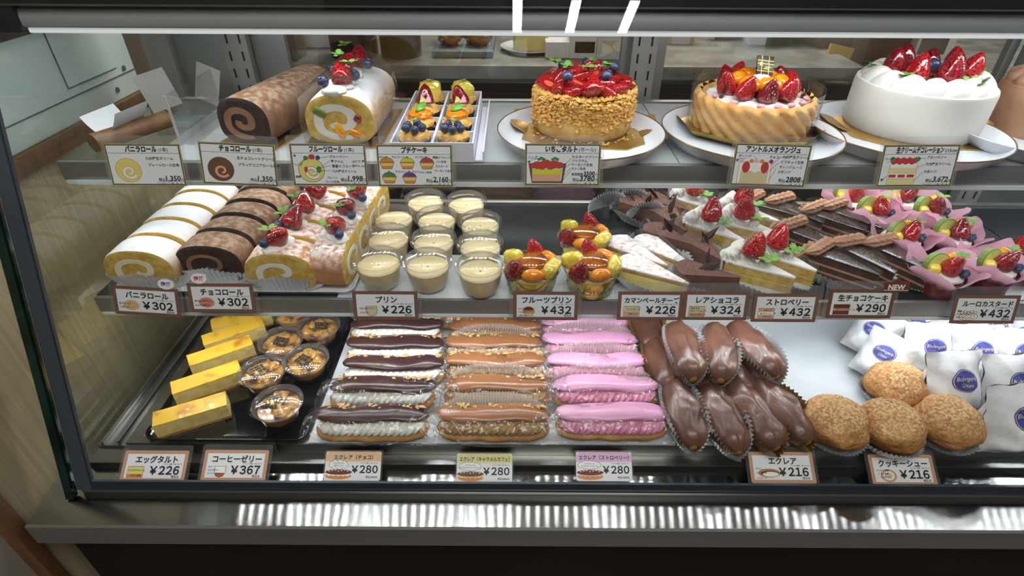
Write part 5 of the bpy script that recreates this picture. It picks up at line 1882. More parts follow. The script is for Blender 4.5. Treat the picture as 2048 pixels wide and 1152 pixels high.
jl = [(555, 805, 'front'), (524, 741, 'second-row left'), (611, 717, 'second-row right'), (561, 680, 'third-row left'), (637, 651, 'third-row right'), (586, 622, 'rear')]
for i, (u, v, wh) in enumerate(jl):
    p = on(u, v, ZK + JH)
    t = thing('coffee_jelly', 'coffee jelly cup with a dark plaque, %s one on the black tray' % wh, 'dessert', (p.x, p.y, ZK), i * 0.9, 'coffee jellies')
    put('cup', cached('jc', jcup), t)
    put('coffee_layer', cached('jb', lambda: G().lathe([(0.0186, 0.0006), (0.021, 0.0024), (0.0222, 0.009), (0.001, 0.009)], 40, cap0=True).mesh('coffee_layer', 'coffee', 50)), t)
    put('milk_jelly', cached('jm', lambda: G().lathe([(0.0222, 0.0091), (0.0250, JH - 0.009), (0.001, JH - 0.0088)], 40).mesh('milk_jelly', 'jelly_amber', 50)), t)
    put('jelly_cubes', cached(('jt', i % 3), lambda: jelly_top(i)), t)
    q = put('plaque', cached('jp', lambda: G().box(-0.0085, 0.0085, -0.0085, 0.0085, 0, 0.0012).mesh('plaque', 'choc_dark', bevel=0.0003)), t, T(-0.003, 0.002, JH - 0.0005, rx=0.25, ry=0.1, rz=0.5 + 0.35 * i - i * 0.9))
    g = G()
    for k in (-0.004, 0.0015, 0.005):
        g.box(-0.0085, 0.0085, k, k + 0.0004, 0.0012, 0.0014)
    for k in (-0.0035, 0.004):
        g.box(k, k + 0.0004, -0.0085, 0.0085, 0.0012, 0.0014)
    g.box(-0.006, -0.002, -0.003, 0.0005, 0.0012, 0.0014).box(0.0, 0.006, -0.0065, -0.0055, 0.0012, 0.0014)
    put('gold_print', cached('jg', lambda: g.mesh('gold_print', 'gold_dust', 0)), q)
    put('lid', cached('jl', lambda: G().lathe([(0.0302, JH - 0.001), (0.0303, JH + 0.0012), (0.0288, JH + 0.0016), (0.0270, JH + 0.003), (0.015, JH + 0.0052), (0.0005, JH + 0.0058)], 52).mesh('lid', 'lid_plastic', 60)), t)

# ---------------------------------------------------------------- cream eclairs lying crosswise
EL = 0.135


def ecl_base():
    g = G()

    def fn(u, w):
        x = (w - 0.5) * EL
        k = (1 - abs(2 * w - 1) ** 5) ** 0.5 if abs(2 * w - 1) < 1 else 0
        k = max(k, 0.05)
        t = u * 2 * PI
        y = cos(t) * 0.0208 * k
        z = sin(t)
        z = 0.0080 * k * (z if z < 0 else 0.85 * z) + 0.0084
        n = noise.noise(Vector((x * 50, y * 70, z * 70))) * 0.0009
        return (x, y + n, max(0.0006, z + n))
    g.grid(fn, 28, 40, True, False, 0, None, True, True)
    return g.mesh('choux_base', 'choux', 60)


def ecl_cream(mat):
    g = G()
    K = 150

    def fn(u, w):
        x = (w - 0.5) * EL * 0.90
        k = (1 - abs(2 * w - 1) ** 8) ** 0.5 if abs(2 * w - 1) < 1 else 0
        t = u * 2 * PI
        rid = abs(sin(w * 50 + t * 1.3 + 0.8 * noise.noise(Vector((w * 14, t, 0)))))
        k = max(k, 0.05) * (1 + 0.20 * rid - 0.08)
        return (x + 0.003 * sin(t), -0.0035 + cos(t) * 0.0148 * k, 0.0172 + sin(t) * 0.0085 * k)
    g.grid(fn, 24, K, True, False, 0, None, True, True)
    return g.mesh('piped_cream', mat, 60)


def ecl_lid(mat, seed):
    g = G()

    def fn(u, w):
        x = (w - 0.5) * EL * 1.0
        k = (1 - abs(2 * w - 1) ** 4.5) ** 0.5 if abs(2 * w - 1) < 1 else 0
        k = max(k, 0.06)
        t = u * 2 * PI
        s = sin(t)
        z = s * (0.0092 if s > 0 else 0.0030) * k
        n = noise.noise(Vector((x * 35, cos(t) * 1.3 + seed, s))) * 0.0018
        return (x, cos(t) * 0.0175 * k + n * 0.5, z + n + 0.0016 * sin(x * 60 + seed))
    g.grid(fn, 28, 40, True, False, 0, None, True, True)
    return g.mesh('glazed_lid', mat, 60)


def ecl_film(seed):
    def mkk():
        g = G()

        def fn(u, w):
            x = (w - 0.5) * (EL + 0.026)
            k = (1 - abs(2 * w - 1) ** 3) ** 0.5 if abs(2 * w - 1) < 1 else 0
            t = -0.55 + u * (PI + 0.7)
            n = noise.noise(Vector((x * 45 + seed, u * 4, seed))) * 0.0035 + abs(noise.noise(Vector((x * 90, u * 8, seed)))) * 0.002
            return (x, 0.001 + cos(t) * (0.0255 + n), max(0.001, 0.009 + sin(t) * (0.0225 * (0.45 + 0.55 * k) + n)))
        g.grid(fn, 30, 60)
        for (w0, w1, u0, u1) in ((0.62, 0.70, 0.12, 0.62), (0.645, 0.72, 0.12, 0.55), (0.30, 0.44, 0.30, 0.05), (0.80, 0.86, 0.75, 0.35), (0.18, 0.26, 0.55, 0.85)):
            w0, w1 = w0 + 0.03 * seed - 0.03, w1 - 0.04 * seed + 0.03
            pts = []
            for i in range(13):
                q = i / 12
                a = Vector(fn(u0 + (u1 - u0) * q, w0 + (w1 - w0) * q))
                pts.append(a + Vector((0, (a.y) * 0.03, 0.0006)))
            g.tube(pts, [0.00045 * (0.25 + 0.75 * sin(PI * i / 12)) for i in range(13)], 5, 1)  # raised crease, its bright streak painted by the whitish material
        return g.mesh('film', ['film', 'film_crease_glint'], 50)
    return cached(('efilm', seed), mkk)


def ecl_paper():
    """pleated white paper case standing up behind the bun"""
    g = G()

    def fn(u, w):
        x = (u - 0.5) * (EL * 1.05 + 0.016 * w)
        k = 1 - abs(2 * u - 1) ** 3.0
        zig = 0.0013 * (1 if round(u * 90) % 2 else -1) * (0.3 + w)
        return (x, 0.0225 * (0.35 + 0.65 * k) + 0.006 * w * k + zig, 0.002 + 0.036 * w * (0.25 + 0.75 * k))
    g.grid(fn, 90, 5)
    g.grid(lambda u, w: ((u - 0.5) * EL * 1.06 + 0.0, -0.024 * (1 - abs(2 * u - 1) ** 3) - 0.0035 * w + 0.001 * (1 if round(u * 120) % 2 else -1) * w, 0.0006 + 0.006 * w), 120, 2)
    return g.mesh('paper_case', 'cloudy_paper', 0)


def eclair(kind, label, u, v, i, film, paper, nuts, rz=0.0):
    glz, crm, grp = {'c': ('choc_glaze', 'cream', 'chocolate cream eclairs'), 'k': ('caramel_glaze', 'caramel_cream', 'caramel cream eclairs'), 's': ('pink_glaze', 'pink_cream', 'strawberry cream eclairs')}[kind]
    p = on(u, v, ZE)
    t = thing('eclair', label, 'eclair', (p.x, p.y + 0.0205, ZE), rz, grp)
    put('choux_base', cached('eb', ecl_base), t)
    put('piped_cream', cached(('ec', crm), lambda: ecl_cream(crm)), t)
    ld = put('glazed_lid', cached(('el', glz, i % 3), lambda: ecl_lid(glz, i * 2.3)), t, T(0.0005 * (i % 3), 0.0060, 0.0236, rx=-0.27))
    if nuts:
        put('nuts', cached(('en', i % 3), lambda: scatter_chips(G(), lambda r: (lambda x: Vector((x, r.uniform(0.000, 0.010), 0.0082)))(r.uniform(-0.45, 0.45) * EL), 30, 0.0046, 0, i + 3, 0.5).mesh('nuts', 'nut', 0)), ld)
    if paper:
        put('paper_case', cached('epc', ecl_paper), t)
    if film:
        put('film', ecl_film(i % 3), t, label='crinkled clear wrapper')
    return t


ch = [(741, 891), (762, 829), (784, 782), (788, 738), (790, 697)]
for i, (u, v) in enumerate(ch):
    eclair('c', '%s eclair from the front in the column with white cream and dark chocolate lids' % ORD[i], u, v, i, i in (0, 1), False, True, 0.0)
ca = [(986, 890), (993, 826), (989, 776), (988, 736), (990, 700), (968, 668)]
for i, (u, v) in enumerate(ca):
    eclair('k', '%s caramel eclair from the front in the coffee cream column, clear wrapped' % ORD[i], u, v, i, True, i in (0, 1, 3), True)
stt = [(1226, 888), (1212, 826), (1194, 776), (1182, 729), (1172, 690)]
for i, (u, v) in enumerate(stt):
    eclair('s', '%s pink eclair from the front in the strawberry cream column' % ORD[i], u, v, i, True, i in (1, 2, 3, 4), False, 0.0)

# ---------------------------------------------------------------- plain chocolate eclairs lying lengthwise
PLL = 0.100


def plain_body(seed):
    def mkk():
        g = G()

        def fn(u, w):
            x = (w - 0.5) * PLL
            e = abs(2 * w - 1)
            k = max(0.05, (1 - e ** 5.0)) ** 0.5
            t = u * 2 * PI
            bulge = 1 + 0.10 * cos((w - 0.5) * 11 + seed) - 0.05 * cos(w * 5 + seed)
            n = noise.noise(Vector((x * 30 + seed, cos(t), sin(t)))) * 0.0016
            s = sin(t)
            return (x, cos(t) * 0.0192 * k * bulge + n, 0.0175 + s * (0.0185 if s > 0 else 0.0168) * k + n)
        g.grid(fn, 32, 40, True, False, 0, None, True, True)
        return g.mesh('choux_bun', 'choux', 60)
    return cached(('pb', seed), mkk)


def plain_glaze(seed):
    def mkk():
        g = G()

        def fn(u, w):
            x = (w - 0.5) * PLL * 1.03
            e = abs(2 * w - 1)
            k = max(0.05, (1 - e ** 5.0)) ** 0.5
            lowr = -0.12 + 0.45 * noise.noise(Vector((x * 28, u * 3, seed)))
            t = lowr + u * (PI - 2 * lowr)
            bulge = 1 + 0.10 * cos((w - 0.5) * 11 + seed) - 0.05 * cos(w * 5 + seed)
            n = noise.noise(Vector((x * 30 + seed, cos(t), sin(t)))) * 0.0016 + 0.0030 * noise.noise(Vector((x * 45, cos(t) * 2.5, seed * 3)))
            s = sin(t)
            return (x, cos(t) * 0.0214 * k * bulge + n, 0.0178 + s * (0.0218 if s > 0 else 0.0185) * k + n)
        g.grid(fn, 36, 44)
        return g.mesh('chocolate_glaze', 'milk_glaze', 70)
    return cached(('pg', seed), mkk)


def plain_cup(mat):
    return pleated(PLL * 0.46, 0.0165, 0.0095, lambda a: 0.006 + 0.027 * abs(sin(a)) ** 0.7, 54, zig=0.0017).mesh('foil_cup', mat, 0)


def plain(label, far, near, z, i, mat='silver_foil', roll=0.0, zt=0.036):
    a, b = on(*far, z + zt), on(*near, z + zt * 0.5)
    d = b - a
    rz = math.atan2(d.y, d.x)
    mid = (a + b) / 2
    t = thing('chocolate_eclair', label, 'eclair', M=T(mid.x, mid.y, z, rx=roll, rz=rz), group='plain chocolate eclairs')
    put('choux_bun', plain_body(i % 3), t)
    put('chocolate_glaze', plain_glaze(i % 3), t)
    put('foil_cup', cached(('pcup2', mat), lambda: plain_cup(mat)), t)


fr = [((1358, 775), (1376, 860), 'silver_foil'), ((1432, 786), (1458, 868), 'silver_foil'), ((1487, 778), (1530, 864), 'brown_foil'), ((1540, 772), (1588, 852), 'brown_foil')]
for i, (a, b, m) in enumerate(fr):
    plain('chocolate coated eclair in the front row, %s' % ('first from the pink eclairs', 'second from the pink eclairs', 'third from the pink eclairs', 'last, beside the puffs')[i], a, b, ZE, i, m)
lo_ = [((1318, 684), (1332, 758)), ((1400, 700), (1412, 760)), ((1462, 700), (1478, 758)), ((1290, 628), (1296, 672))]
for i, (a, b) in enumerate(lo_):
    plain(('chocolate coated eclair in the lower rear layer, touching the pink eclairs', 'chocolate coated eclair in the lower rear layer, mostly hidden under the upper ones',
           'chocolate coated eclair in the lower rear layer, peeking out between two upper ones', 'chocolate coated eclair furthest back at the left, behind the pink eclairs')[i], a, b, ZE, i + 1, 'brown_foil')
hi_ = [((1360, 648), (1380, 738), 'silver_foil'), ((1434, 650), (1440, 742), 'silver_foil'), ((1482, 648), (1538, 735), 'silver_foil')]
for i, (a, b, m) in enumerate(hi_):
    plain('chocolate coated eclair on top of the rear stack, %s' % ('left one with pale bun showing', 'middle one between silver cups', 'right one tilted over its cup')[i], a, b, ZE + 0.030, i + 2, m)

# ---------------------------------------------------------------- cookie cream puffs
def puff_mesh(seed):
    g = G()

    def fn(u, w):
        t = u * 2 * PI
        f = (w - 0.5) * PI * 0.995
        q = Vector((cos(f) * cos(t), cos(f) * sin(t), sin(f)))
        k = 1 + 0.10 * noise.noise(q * 1.7 + Vector((seed, 0, 0))) + 0.035 * noise.noise(q * 7 + Vector((0, seed, 0))) + 0.02 * noise.noise(q * 16)
        return (q.x * 0.036 * k, q.y * 0.036 * k, 0.024 + q.z * (0.029 if q.z > 0 else 0.021) * k)
    g.grid(fn, 64, 36, True, False, 0, None, True, True)
    return g.mesh('puff_crust', 'puff_crust', 180)


for i, (u, v, lb) in enumerate(((1675, 838, 'round sugar-dusted cream puff at the front beside the chocolate eclairs'), (1784, 846, 'round sugar-dusted cream puff in the middle of the front three'), (1898, 838, 'round sugar-dusted cream puff at the front beside the white bags'), (1796, 766, 'round sugar-dusted cream puff behind the front three'))):
    p = on(u, v, ZE + 0.030)
    t = thing('cream_puff', lb, 'cream puff', (p.x, p.y, ZE), i * 1.3, 'cookie cream puffs')
    put('puff_crust', puff_mesh(i * 3.3), t)
    put('foil_cup', cached('pfc', lambda: pleated(0.027, 0.027, 0.011, lambda a: 0.014 + 0.003 * cos(2 * a), 48, zig=0.0013).mesh('foil_cup', 'silver_foil', 0)), t, T(0, 0, 0))


# ---------------------------------------------------------------- white paper bags with a blue oval
def bag_mesh(seed):
    def pos(u, w, side):
        e = (1 - abs(2 * u - 1) ** 3.2)
        b = sin(min(1, (1 - w) * 1.25 + 0.0) * PI * 0.55) ** 0.8 if w < 1 else 0
        b = b * (1 - 0.75 * max(0, 0.16 - w) / 0.16)
        th = 0.0215 * e * b + 0.0006
        crn = 0.0042 * noise.noise(Vector((u * 4 + seed, w * 5, side * 3))) + 0.002 * abs(noise.noise(Vector((u * 9, w * 8 + seed, side))))
        x = (u - 0.5) * (0.066 - 0.004 * sin(w * PI)) + 0.001 * noise.noise(Vector((w * 5, seed, 1)))
        y = side * th + crn + 0.004 * (w ** 2)
        z = 0.071 * w + (0.0035 * noise.noise(Vector((u * 3, seed, 5))) if w > 0.8 else 0)
        return (x, y, z + 0.0006)
    return pos


def bag_meshes(seed):
    def mkk():
        pos = bag_mesh(seed)
        g = G().grid(lambda u, w: pos(u, w, -1), 22, 22)
        g.grid(lambda u, w: pos(1 - u, w, 1), 22, 22)
        body = g.mesh('paper', 'bag_paper', 60)

        def oval(nr, na, rx, rz, off, cx=0.5, cz=0.60):
            def fn(a, r):
                u = cx + rx * r * cos(a * 2 * PI)
                w = cz + rz * r * (sin(a * 2 * PI))
                x, y, z = pos(u, w, -1)
                return (x, y - off, z)
            return fn
        g2 = G().grid(oval(5, 36, 0.235, 0.165, 0.0004), 36, 5, True)
        logo = g2.mesh('oval_logo', 'ink_blue', 60)
        g3 = G()

        def bend(p):
            x, y, z = pos(0.5 + p[0] / 0.066, 0.60 + p[1] / 0.071, -1)
            return (x, y - 0.0009, z)
        write(g3, 'Boulangerie', 0, 0.0008, 0.0058, 0, 0.0, 'C', width=0.0240, shear=0.35, bend=bend)
        write(g3, 'Cream', 0.001, -0.0058, 0.0056, 0, 0.0, 'C', width=0.0125, shear=0.35, bend=bend)
        n = 48
        for k in range(n):
            a0, a1 = k / n * 2 * PI, (k + 1) / n * 2 * PI
            q = []
            for a, r in ((a0, 0.90), (a1, 0.90), (a1, 0.94), (a0, 0.94)):
                x, y, z = pos(0.5 + 0.235 * r * cos(a), 0.60 + 0.165 * r * sin(a), -1)
                q.append((x, y - 0.0007, z))
            g3.add(q, [(0, 1, 2, 3)])
        txt = g3.mesh('lettering', 'ink_sand', 0)
        # printed side note: recycling mark and rows of fine print near the right fold
        g4 = G()
        rnd = random.Random(9)
        for r in range(6):
            w0 = 0.30 + r * 0.030
            uu = 0.86 - 0.0 * r
            while uu < 0.985:
                du = rnd.uniform(0.012, 0.03)
                q = []
                for (a, b) in ((uu, w0), (uu + du * 0.8, w0), (uu + du * 0.8, w0 + 0.015), (uu, w0 + 0.015)):
                    x, y, z = pos(min(a, 0.99), b, -1)
                    q.append((x, y - 0.0005, z))
                g4.add(q, [(0, 1, 2, 3)])
                uu += du
        q = []
        for (a, b) in ((0.86, 0.22), (0.98, 0.22), (0.98, 0.275), (0.86, 0.275)):
            x, y, z = pos(a, b, -1)
            q.append((x, y - 0.0005, z))
        g4.add(q, [(0, 1, 2, 3)])
        note = g4.mesh('fine_print', 'ink_blue', 0)
        return body, logo, txt, note
    return cached(('bag', seed), mkk)


def bag(label, u, v, i, lean=0.35, rz=0.0, z=None, s=1.0, turn=0.0):
    """u, v: middle of the blue oval"""
    z = ZE if z is None else z
    hz = 0.60 * 0.071 * s * cos(lean) + 0.0215 * sin(lean) * s
    p = on(u, v, z + hz)
    off = Vector((0, 0.60 * 0.071 * s * sin(lean) - 0.018 * s, 0))
    M = T(p.x, p.y - off.y, z + 0.0215 * sin(lean) * s, rz=rz) @ T(0, 0, 0, rx=-lean, ry=turn) @ Matrix.Diagonal((s, s, s, 1))
    t = thing('paper_bag', label, 'bag', M=M, group='white paper bags')
    body, logo, txt, note = bag_meshes(i % 3)
    put('paper', body, t)
    l = put('oval_logo', logo, t)
    put('lettering', txt, l)
    put('fine_print', note, t)


bags = [(2058, 852, 0.34, 0.10, 'white paper bag with a blue oval at the front, cut by the right edge', 1.12), (1930, 776, 0.40, 0.08, 'white paper bag with a whole blue oval right behind the front puff', 1.08), (2046, 782, 0.40, 0.05, 'white paper bag cut by the right edge in the second row', 1.08),
        (1872, 706, 0.30, 0.02, 'white paper bag in the third row, left, standing over the rear puff', 1.0), (1966, 711, 0.30, -0.05, 'white paper bag in the third row, middle, blue oval tilted', 1.0), (2052, 717, 0.30, 0.05, 'white paper bag cut by the right edge in the third row', 1.0),
        (1832, 656, 0.25, 0.0, 'white paper bag in the fourth row, left, top crumpled', 1.0), (1918, 664, 0.25, 0.1, 'white paper bag in the fourth row, middle, mostly hidden', 1.0), (1998, 662, 0.25, 0.0, 'white paper bag in the fourth row behind the custard cup price card', 1.0), (2075, 660, 0.25, 0.0, 'white paper bag at the right edge of the fourth row', 1.0)]
for i, (u, v, ln, rz, lb, s) in enumerate(bags):
    bag(lb, u, v, i, ln, rz, s=s)
bag('white paper bag lying sideways left of the third row, fine print turned forward', 1758, 716, 1, 0.5, -0.9, s=0.9)
bag('white paper bag lying sideways left of the fourth row, deep in the corner', 1738, 668, 2, 0.5, -0.9, s=0.9)


# ------------------------------------------------------------------ price cards
class Draw:
    """flat drawing in card units (100 wide), several inks"""

    def __init__(s):
        s.g, s.inks, s.k = G(), [], 0

    def mi(s, ink):
        if ink not in s.inks:
            s.inks.append(ink)
        return s.inks.index(ink)

    def z(s):
        s.k += 1
        return 0.03 + 0.006 * s.k

    def poly(s, pts, ink):
        z = s.z()
        s.g.add([(x, y, z) for x, y in pts], [tuple(range(len(pts)))], s.mi(ink))

    def rect(s, x0, y0, x1, y1, ink):
        s.poly([(x0, y0), (x1, y0), (x1, y1), (x0, y1)], ink)

    def frame(s, x0, y0, x1, y1, t, ink):
        z = s.z()
        for a in ((x0, y0, x1, y0 + t), (x0, y1 - t, x1, y1), (x0, y0 + t, x0 + t, y1 - t), (x1 - t, y0 + t, x1, y1 - t)):
            s.g.add([(a[0], a[1], z), (a[2], a[1], z), (a[2], a[3], z), (a[0], a[3], z)], [(0, 1, 2, 3)], s.mi(ink))

    def ell(s, cx, cy, rx, ry, ink, n=28, a0=0, a1=2 * PI):
        s.poly([(cx + rx * cos(a0 + (a1 - a0) * i / n), cy + ry * sin(a0 + (a1 - a0) * i / n)) for i in range(n + (1 if a1 - a0 < 6 else 0))], ink)

    def path(s, pts, t, ink):
        z = s.z()
        vs, fs = [], []
        for i, (x, y) in enumerate(pts):
            a, b = pts[max(0, i - 1)], pts[min(len(pts) - 1, i + 1)]
            d = Vector((b[0] - a[0], b[1] - a[1])).normalized()
            vs += [(x - d.y * t / 2, y + d.x * t / 2, z), (x + d.y * t / 2, y - d.x * t / 2, z)]
        fs = [(2 * i, 2 * i + 1, 2 * i + 3, 2 * i + 2) for i in range(len(pts) - 1)]
        s.g.add(vs, fs, s.mi(ink))

    def ring(s, cx, cy, rx, ry, t, ink, n=32):
        s.path([(cx + rx * cos(2 * PI * i / n), cy + ry * sin(2 * PI * i / n)) for i in range(n + 1)], t, ink)

    def swirl(s, cx, cy, rx, ry, t, ink, turns=1.5, k0=0.75, k1=0.1, start=-1.0):
        n = 40
        s.path([(cx + rx * (k0 + (k1 - k0) * i / n) * cos(start - turns * 2 * PI * i / n), cy + ry * (k0 + (k1 - k0) * i / n) * sin(start - turns * 2 * PI * i / n)) for i in range(n + 1)], t, ink)

    def mesh(s, nm, sc):
        me = s.g.mesh(nm, s.inks, 0)
        me.transform(Matrix.Diagonal((sc, sc, sc * 0.35, 1)))
        return me


class Text:
    def __init__(s):
        s.g = G()

    def w(s, body, x, y, size, bold=0.0, align='L', width=None, res=2, shear=0):
        write(s.g, body, x, y, size, 0, bold, align, width, shear, 1.2, res)
        return s

    def mesh(s, sc, ink='ink'):
        me = s.g.mesh('lettering', ink, 0)
        me.transform(Matrix.Diagonal((sc, sc, sc * 0.35, 1)))
        return me


def rounded(w, hh, r, n=5):
    pts = []
    for cx, cy, a0 in ((w - r, hh - r, 0), (-w + r, hh - r, PI / 2), (-w + r, -hh + r, PI), (w - r, -hh + r, 1.5 * PI)):
        for i in range(n + 1):
            a = a0 + i / n * PI / 2
            pts.append((cx + r * cos(a), cy + r * sin(a)))
    return pts


def card(label, u, v, y, lean, w, asp, board_mat, inner, draw, texts, roll=0.0, yaw=0.0, sleeve=(0.06, 0.03), tall=0.0, rad=0.03, group=None, extra=None, arm=0.0):
    p = ony(u, v, y)
    hh = w * asp
    M = Matrix.Translation(p) @ Matrix.Rotation(yaw, 4, 'Z') @ Matrix.Rotation(PI / 2 - math.radians(lean), 4, 'X') @ Matrix.Rotation(math.radians(roll), 4, 'Z')
    t = thing('price_card', label, 'price card', M=M, group=group)
    sc = w / 100
    put('card_board', G().prism(rounded(w / 2, hh / 2, w * rad), -0.0006, 0, 0).mesh('card_board', board_mat, 0), t)
    d = draw
    put('printed_face', d.mesh('printed_face', sc), t)
    put('lettering', texts.mesh(sc), t)
    sx, sy = w / 2 + sleeve[0] * w / 2, hh / 2 + sleeve[1] * w
    put('clear_sleeve', G().prism([(x, yy + tall / 2) for x, yy in rounded(sx, sy + tall / 2, w * 0.04)], -0.0011, -0.0007, 0).mesh('clear_sleeve', 'clear_plastic', 0), t, label='clear plastic card sleeve')
    if arm:
        put('holder', G().box(-0.009, 0.009, -0.001, 0.001, -arm, -0.0012).mesh('holder', 'clear_plastic', 0), t, T(0, -0.006, 0, rx=math.radians(-lean)), label='clear plastic holder arm')
    if extra:
        extra(t, sc)
    return t


A46 = 0.465


def money(t, digits, xr, y, size, bold):
    """yen sign and digits set tight, right edge at xr"""
    x = xr
    for ch in reversed('￥' + ''.join(chr(ord(c) + 0xFEE0) for c in digits)):
        if ch == '￥':
            x -= size * 0.06
        x -= write(t.g, ch, x, y, size, 0, bold, 'R', None, 0, 1.2, 3) + size * 0.085


HH = A46 * 50


def print_card(label, u, v, title, price, draw_fn, notes=(), bottom=False, border=None, roll=0.0, tsize=11.5, extra=None):
    d, t = Draw(), Text()
    bcol = border or ('ink_tan' if bottom else 'ink_brown')
    d.rect(-44.5, -HH + 5.2, 44.5, HH - 5.2, 'card_white')
    draw_fn(d)
    t.w(title, 2, 5.4, tsize, 0.03, 'C', min(84, len(title) * tsize * 0.95), res=3)
    t.w('アレルギー物質：小麦・卵・乳', 42, 2.0, 2.1, 0.01, 'R', res=1)
    money(t, price, 40, -12.3, 16.0, 0.034)
    t.w('税込み', 41, -17.0, 4.0, 0.02, 'R', res=1)
    for (x, y, s, b) in notes:
        t.w(b, x, y, s, 0.02, 'L', res=1)
    if bottom:
        card(label, u, v, 0.4105, 55, 0.0745, A46, bcol, None, d, t, roll, 0, (0.10, 0.03), 0.004, 0.03, 'price cards on the bottom deck', extra)
    else:
        card(label, u, v, 0.514, 17, 0.0745, A46, bcol, None, d, t, roll, 0, (0.12, 0.0), 0.010, 0.004, 'printed price cards on the middle shelf', extra, arm=0.012)


def d_roll(c1, c2):
    def f(d):
        d.ell(-24, -7.5, 12, 8.2, c2)
        d.ell(-24, -7.5, 11.2, 7.5, c1)
        for k in (0.75, 0.5, 0.25):
            d.ring(-24, -7.5, 11.2 * k, 7.5 * k, 1.0, c2)
    return f


def d_layers(rows, x0=-40, x1=-16, y0=-17, y1=-1):
    def f(d):
        n = sum(r[1] for r in rows)
        y = y1
        d.rect(x0 - 0.5, y0 - 0.5, x1 + 0.5, y1 + 0.5, 'ink_cocoa')
        for ink, k in rows:
            hgt = (y1 - y0) * k / n
            d.rect(x0, y - hgt, x1, y - 0.3, ink)
            y -= hgt
    return f


def d_cup(fill):
    def f(d):
        pts = [(-31, -1), (-31, -10), (-28, -16), (-22, -18), (-16, -16), (-13, -10), (-13, -1)]
        d.poly(list(reversed([(x * 1.0, y) for x, y in pts])), 'ink_cocoa')
        d.poly(list(reversed([(-30.2, -1.6), (-30.2, -10), (-27.5, -15.5), (-22, -17.2), (-16.5, -15.5), (-13.8, -10), (-13.8, -1.6)])), 'ink_white' if fill[0] == 'w' else fill)
        d.poly(list(reversed([(-29.5, -11), (-27.5, -15.5), (-22, -17.2), (-16.5, -15.5), (-14.5, -11)])), fill if fill[0] != 'w' else fill[1:])
    return f


def d_burger(d):
    d.ell(-26, -7, 8, 6, 'ink_cocoa', a0=0, a1=PI)
    d.ell(-26, -7.2, 7.2, 5.2, 'ink_maroon', a0=0, a1=PI)
    for x in (-32, -26, -20):
        d.ell(x, -9.5, 3.6, 2.6, 'ink_cocoa')
        d.ell(x, -9.5, 3.0, 2.1, 'ink_orange')
    d.rect(-33, -17, -19, -12.5, 'ink_cocoa')
    d.rect(-32.4, -16.4, -19.6, -13, 'ink_sand')


def d_ring_cake(d):
    d.ell(-23, -12, 15, 6.5, 'ink_cocoa')
    d.ell(-23, -12, 14, 5.8, 'ink_white')
    d.ring(-23, -12, 10, 3.8, 0.8, 'ink_rust')
    d.ring(-23, -11.5, 5.5, 2.0, 0.8, 'ink_rust')
    for k in range(5):
        d.ring(-34 + k * 5, -5.5 + (k % 2), 3.2, 2.2, 0.7, 'ink_cocoa')


def d_puff(d):
    for k, (r, ink) in enumerate(((1.0, 'ink_cocoa'), (0.95, 'ink_salmon'), (0.78, 'ink_cocoa'), (0.74, 'ink_white'), (0.5, 'ink_sand'))):
        d.ell(-23, -8.5, 12 * r, 9.5 * r, ink)


def d_eclair(d):
    d.ell(-21, -8.5, 17, 6.5, 'ink_cocoa')
    d.ell(-21, -8.8, 16.3, 5.8, 'ink_orange')
    d.ell(-20, -9, 14.5, 4.6, 'ink_maroon')
    d.ell(-19, -10, 12.5, 3.6, 'ink_white')


def bubble(c):
    def f(t, sc, x=33, y=30):
        d = Draw()
        d.ell(x, y, 13, 9, 'ink_cocoa')
        d.ell(x, y, 12.4, 8.4, 'ink_white')
        me = d.mesh('sticker', sc)
        s = put('speech_sticker', me, t, label='white oval sticker')
        tx = Text().w('復活', x, y - 2.6, 7.5, 0.03, 'C', res=2)
        put('lettering', tx.mesh(sc, c), s)
        put('sticker_card', G().prism([(p[0] * sc, p[1] * sc) for p in [(x + 13.2 * cos(k / 24 * 2 * PI), y + 9.2 * sin(k / 24 * 2 * PI)) for k in range(24)]], -0.0005, 0).mesh('sticker_card', 'card_white', 0), s)
    return f


def new_flag(t, sc):
    pts = [(30, 20), (68, 20), (68, 36), (58, 36), (49, 43), (40, 36), (30, 36)]
    fl = put('new_flag', G().prism([(x * sc, y * sc) for x, y in pts], 0.0002, 0.0008).mesh('new_flag', 'ink_maroon', 0), t, label='maroon house-shaped NEW flag')
    tx = Text().w('NEW', 49, 24, 11, 0.035, 'C', res=2)
    d = Draw()
    d.rect(30, 22.4, 68, 23.2, 'ink_white')
    me = tx.mesh(sc, 'ink_white')
    me.transform(Matrix.Translation((0, 0, 0.0006)))
    put('lettering', me, fl)
    m2 = d.mesh('stripe', sc)
    m2.transform(Matrix.Translation((0, 0, 0.0008)))
    put('stripe', m2, fl)


print_card('price card under the vanilla roll slices, 302 yen, with a white sticker', 293, 603, 'バニラロール', '302', d_roll('ink_sand', 'ink_orange'), ((-42, -6, 3.4, '生クリーム'), (-41, -12, 3.4, 'スポンジ')), roll=-3.3, extra=bubble('ink_purple'))
print_card('price card under the chocolate roll slices, 302 yen, red swirl drawing', 443, 596, 'チョコロール', '302', d_roll('ink_salmon', 'ink_red'), ((-42, -6, 3.4, '生チョコクリーム'), (-42, -13, 3.4, 'チョコスポンジ')), extra=lambda t, sc: bubble('ink_rose')(t, sc, -30, 31))
print_card('price card in front of the custard puddings, 226 yen', 771, 611, 'プリン', '226', d_cup('ink_sand'), ((-40, -6, 3.4, 'なめらかプリン'), (-40, -13, 3.4, 'カラメル')))
print_card('price card in front of the fruit puddings, 432 yen', 1091, 612, 'フルーツプリン', '432', d_burger, ((-42, -6, 3.4, 'カスタードプリン'), (-42, -11.5, 3.4, 'フルーツ'), (-42, -17, 3.4, 'スポンジ')))
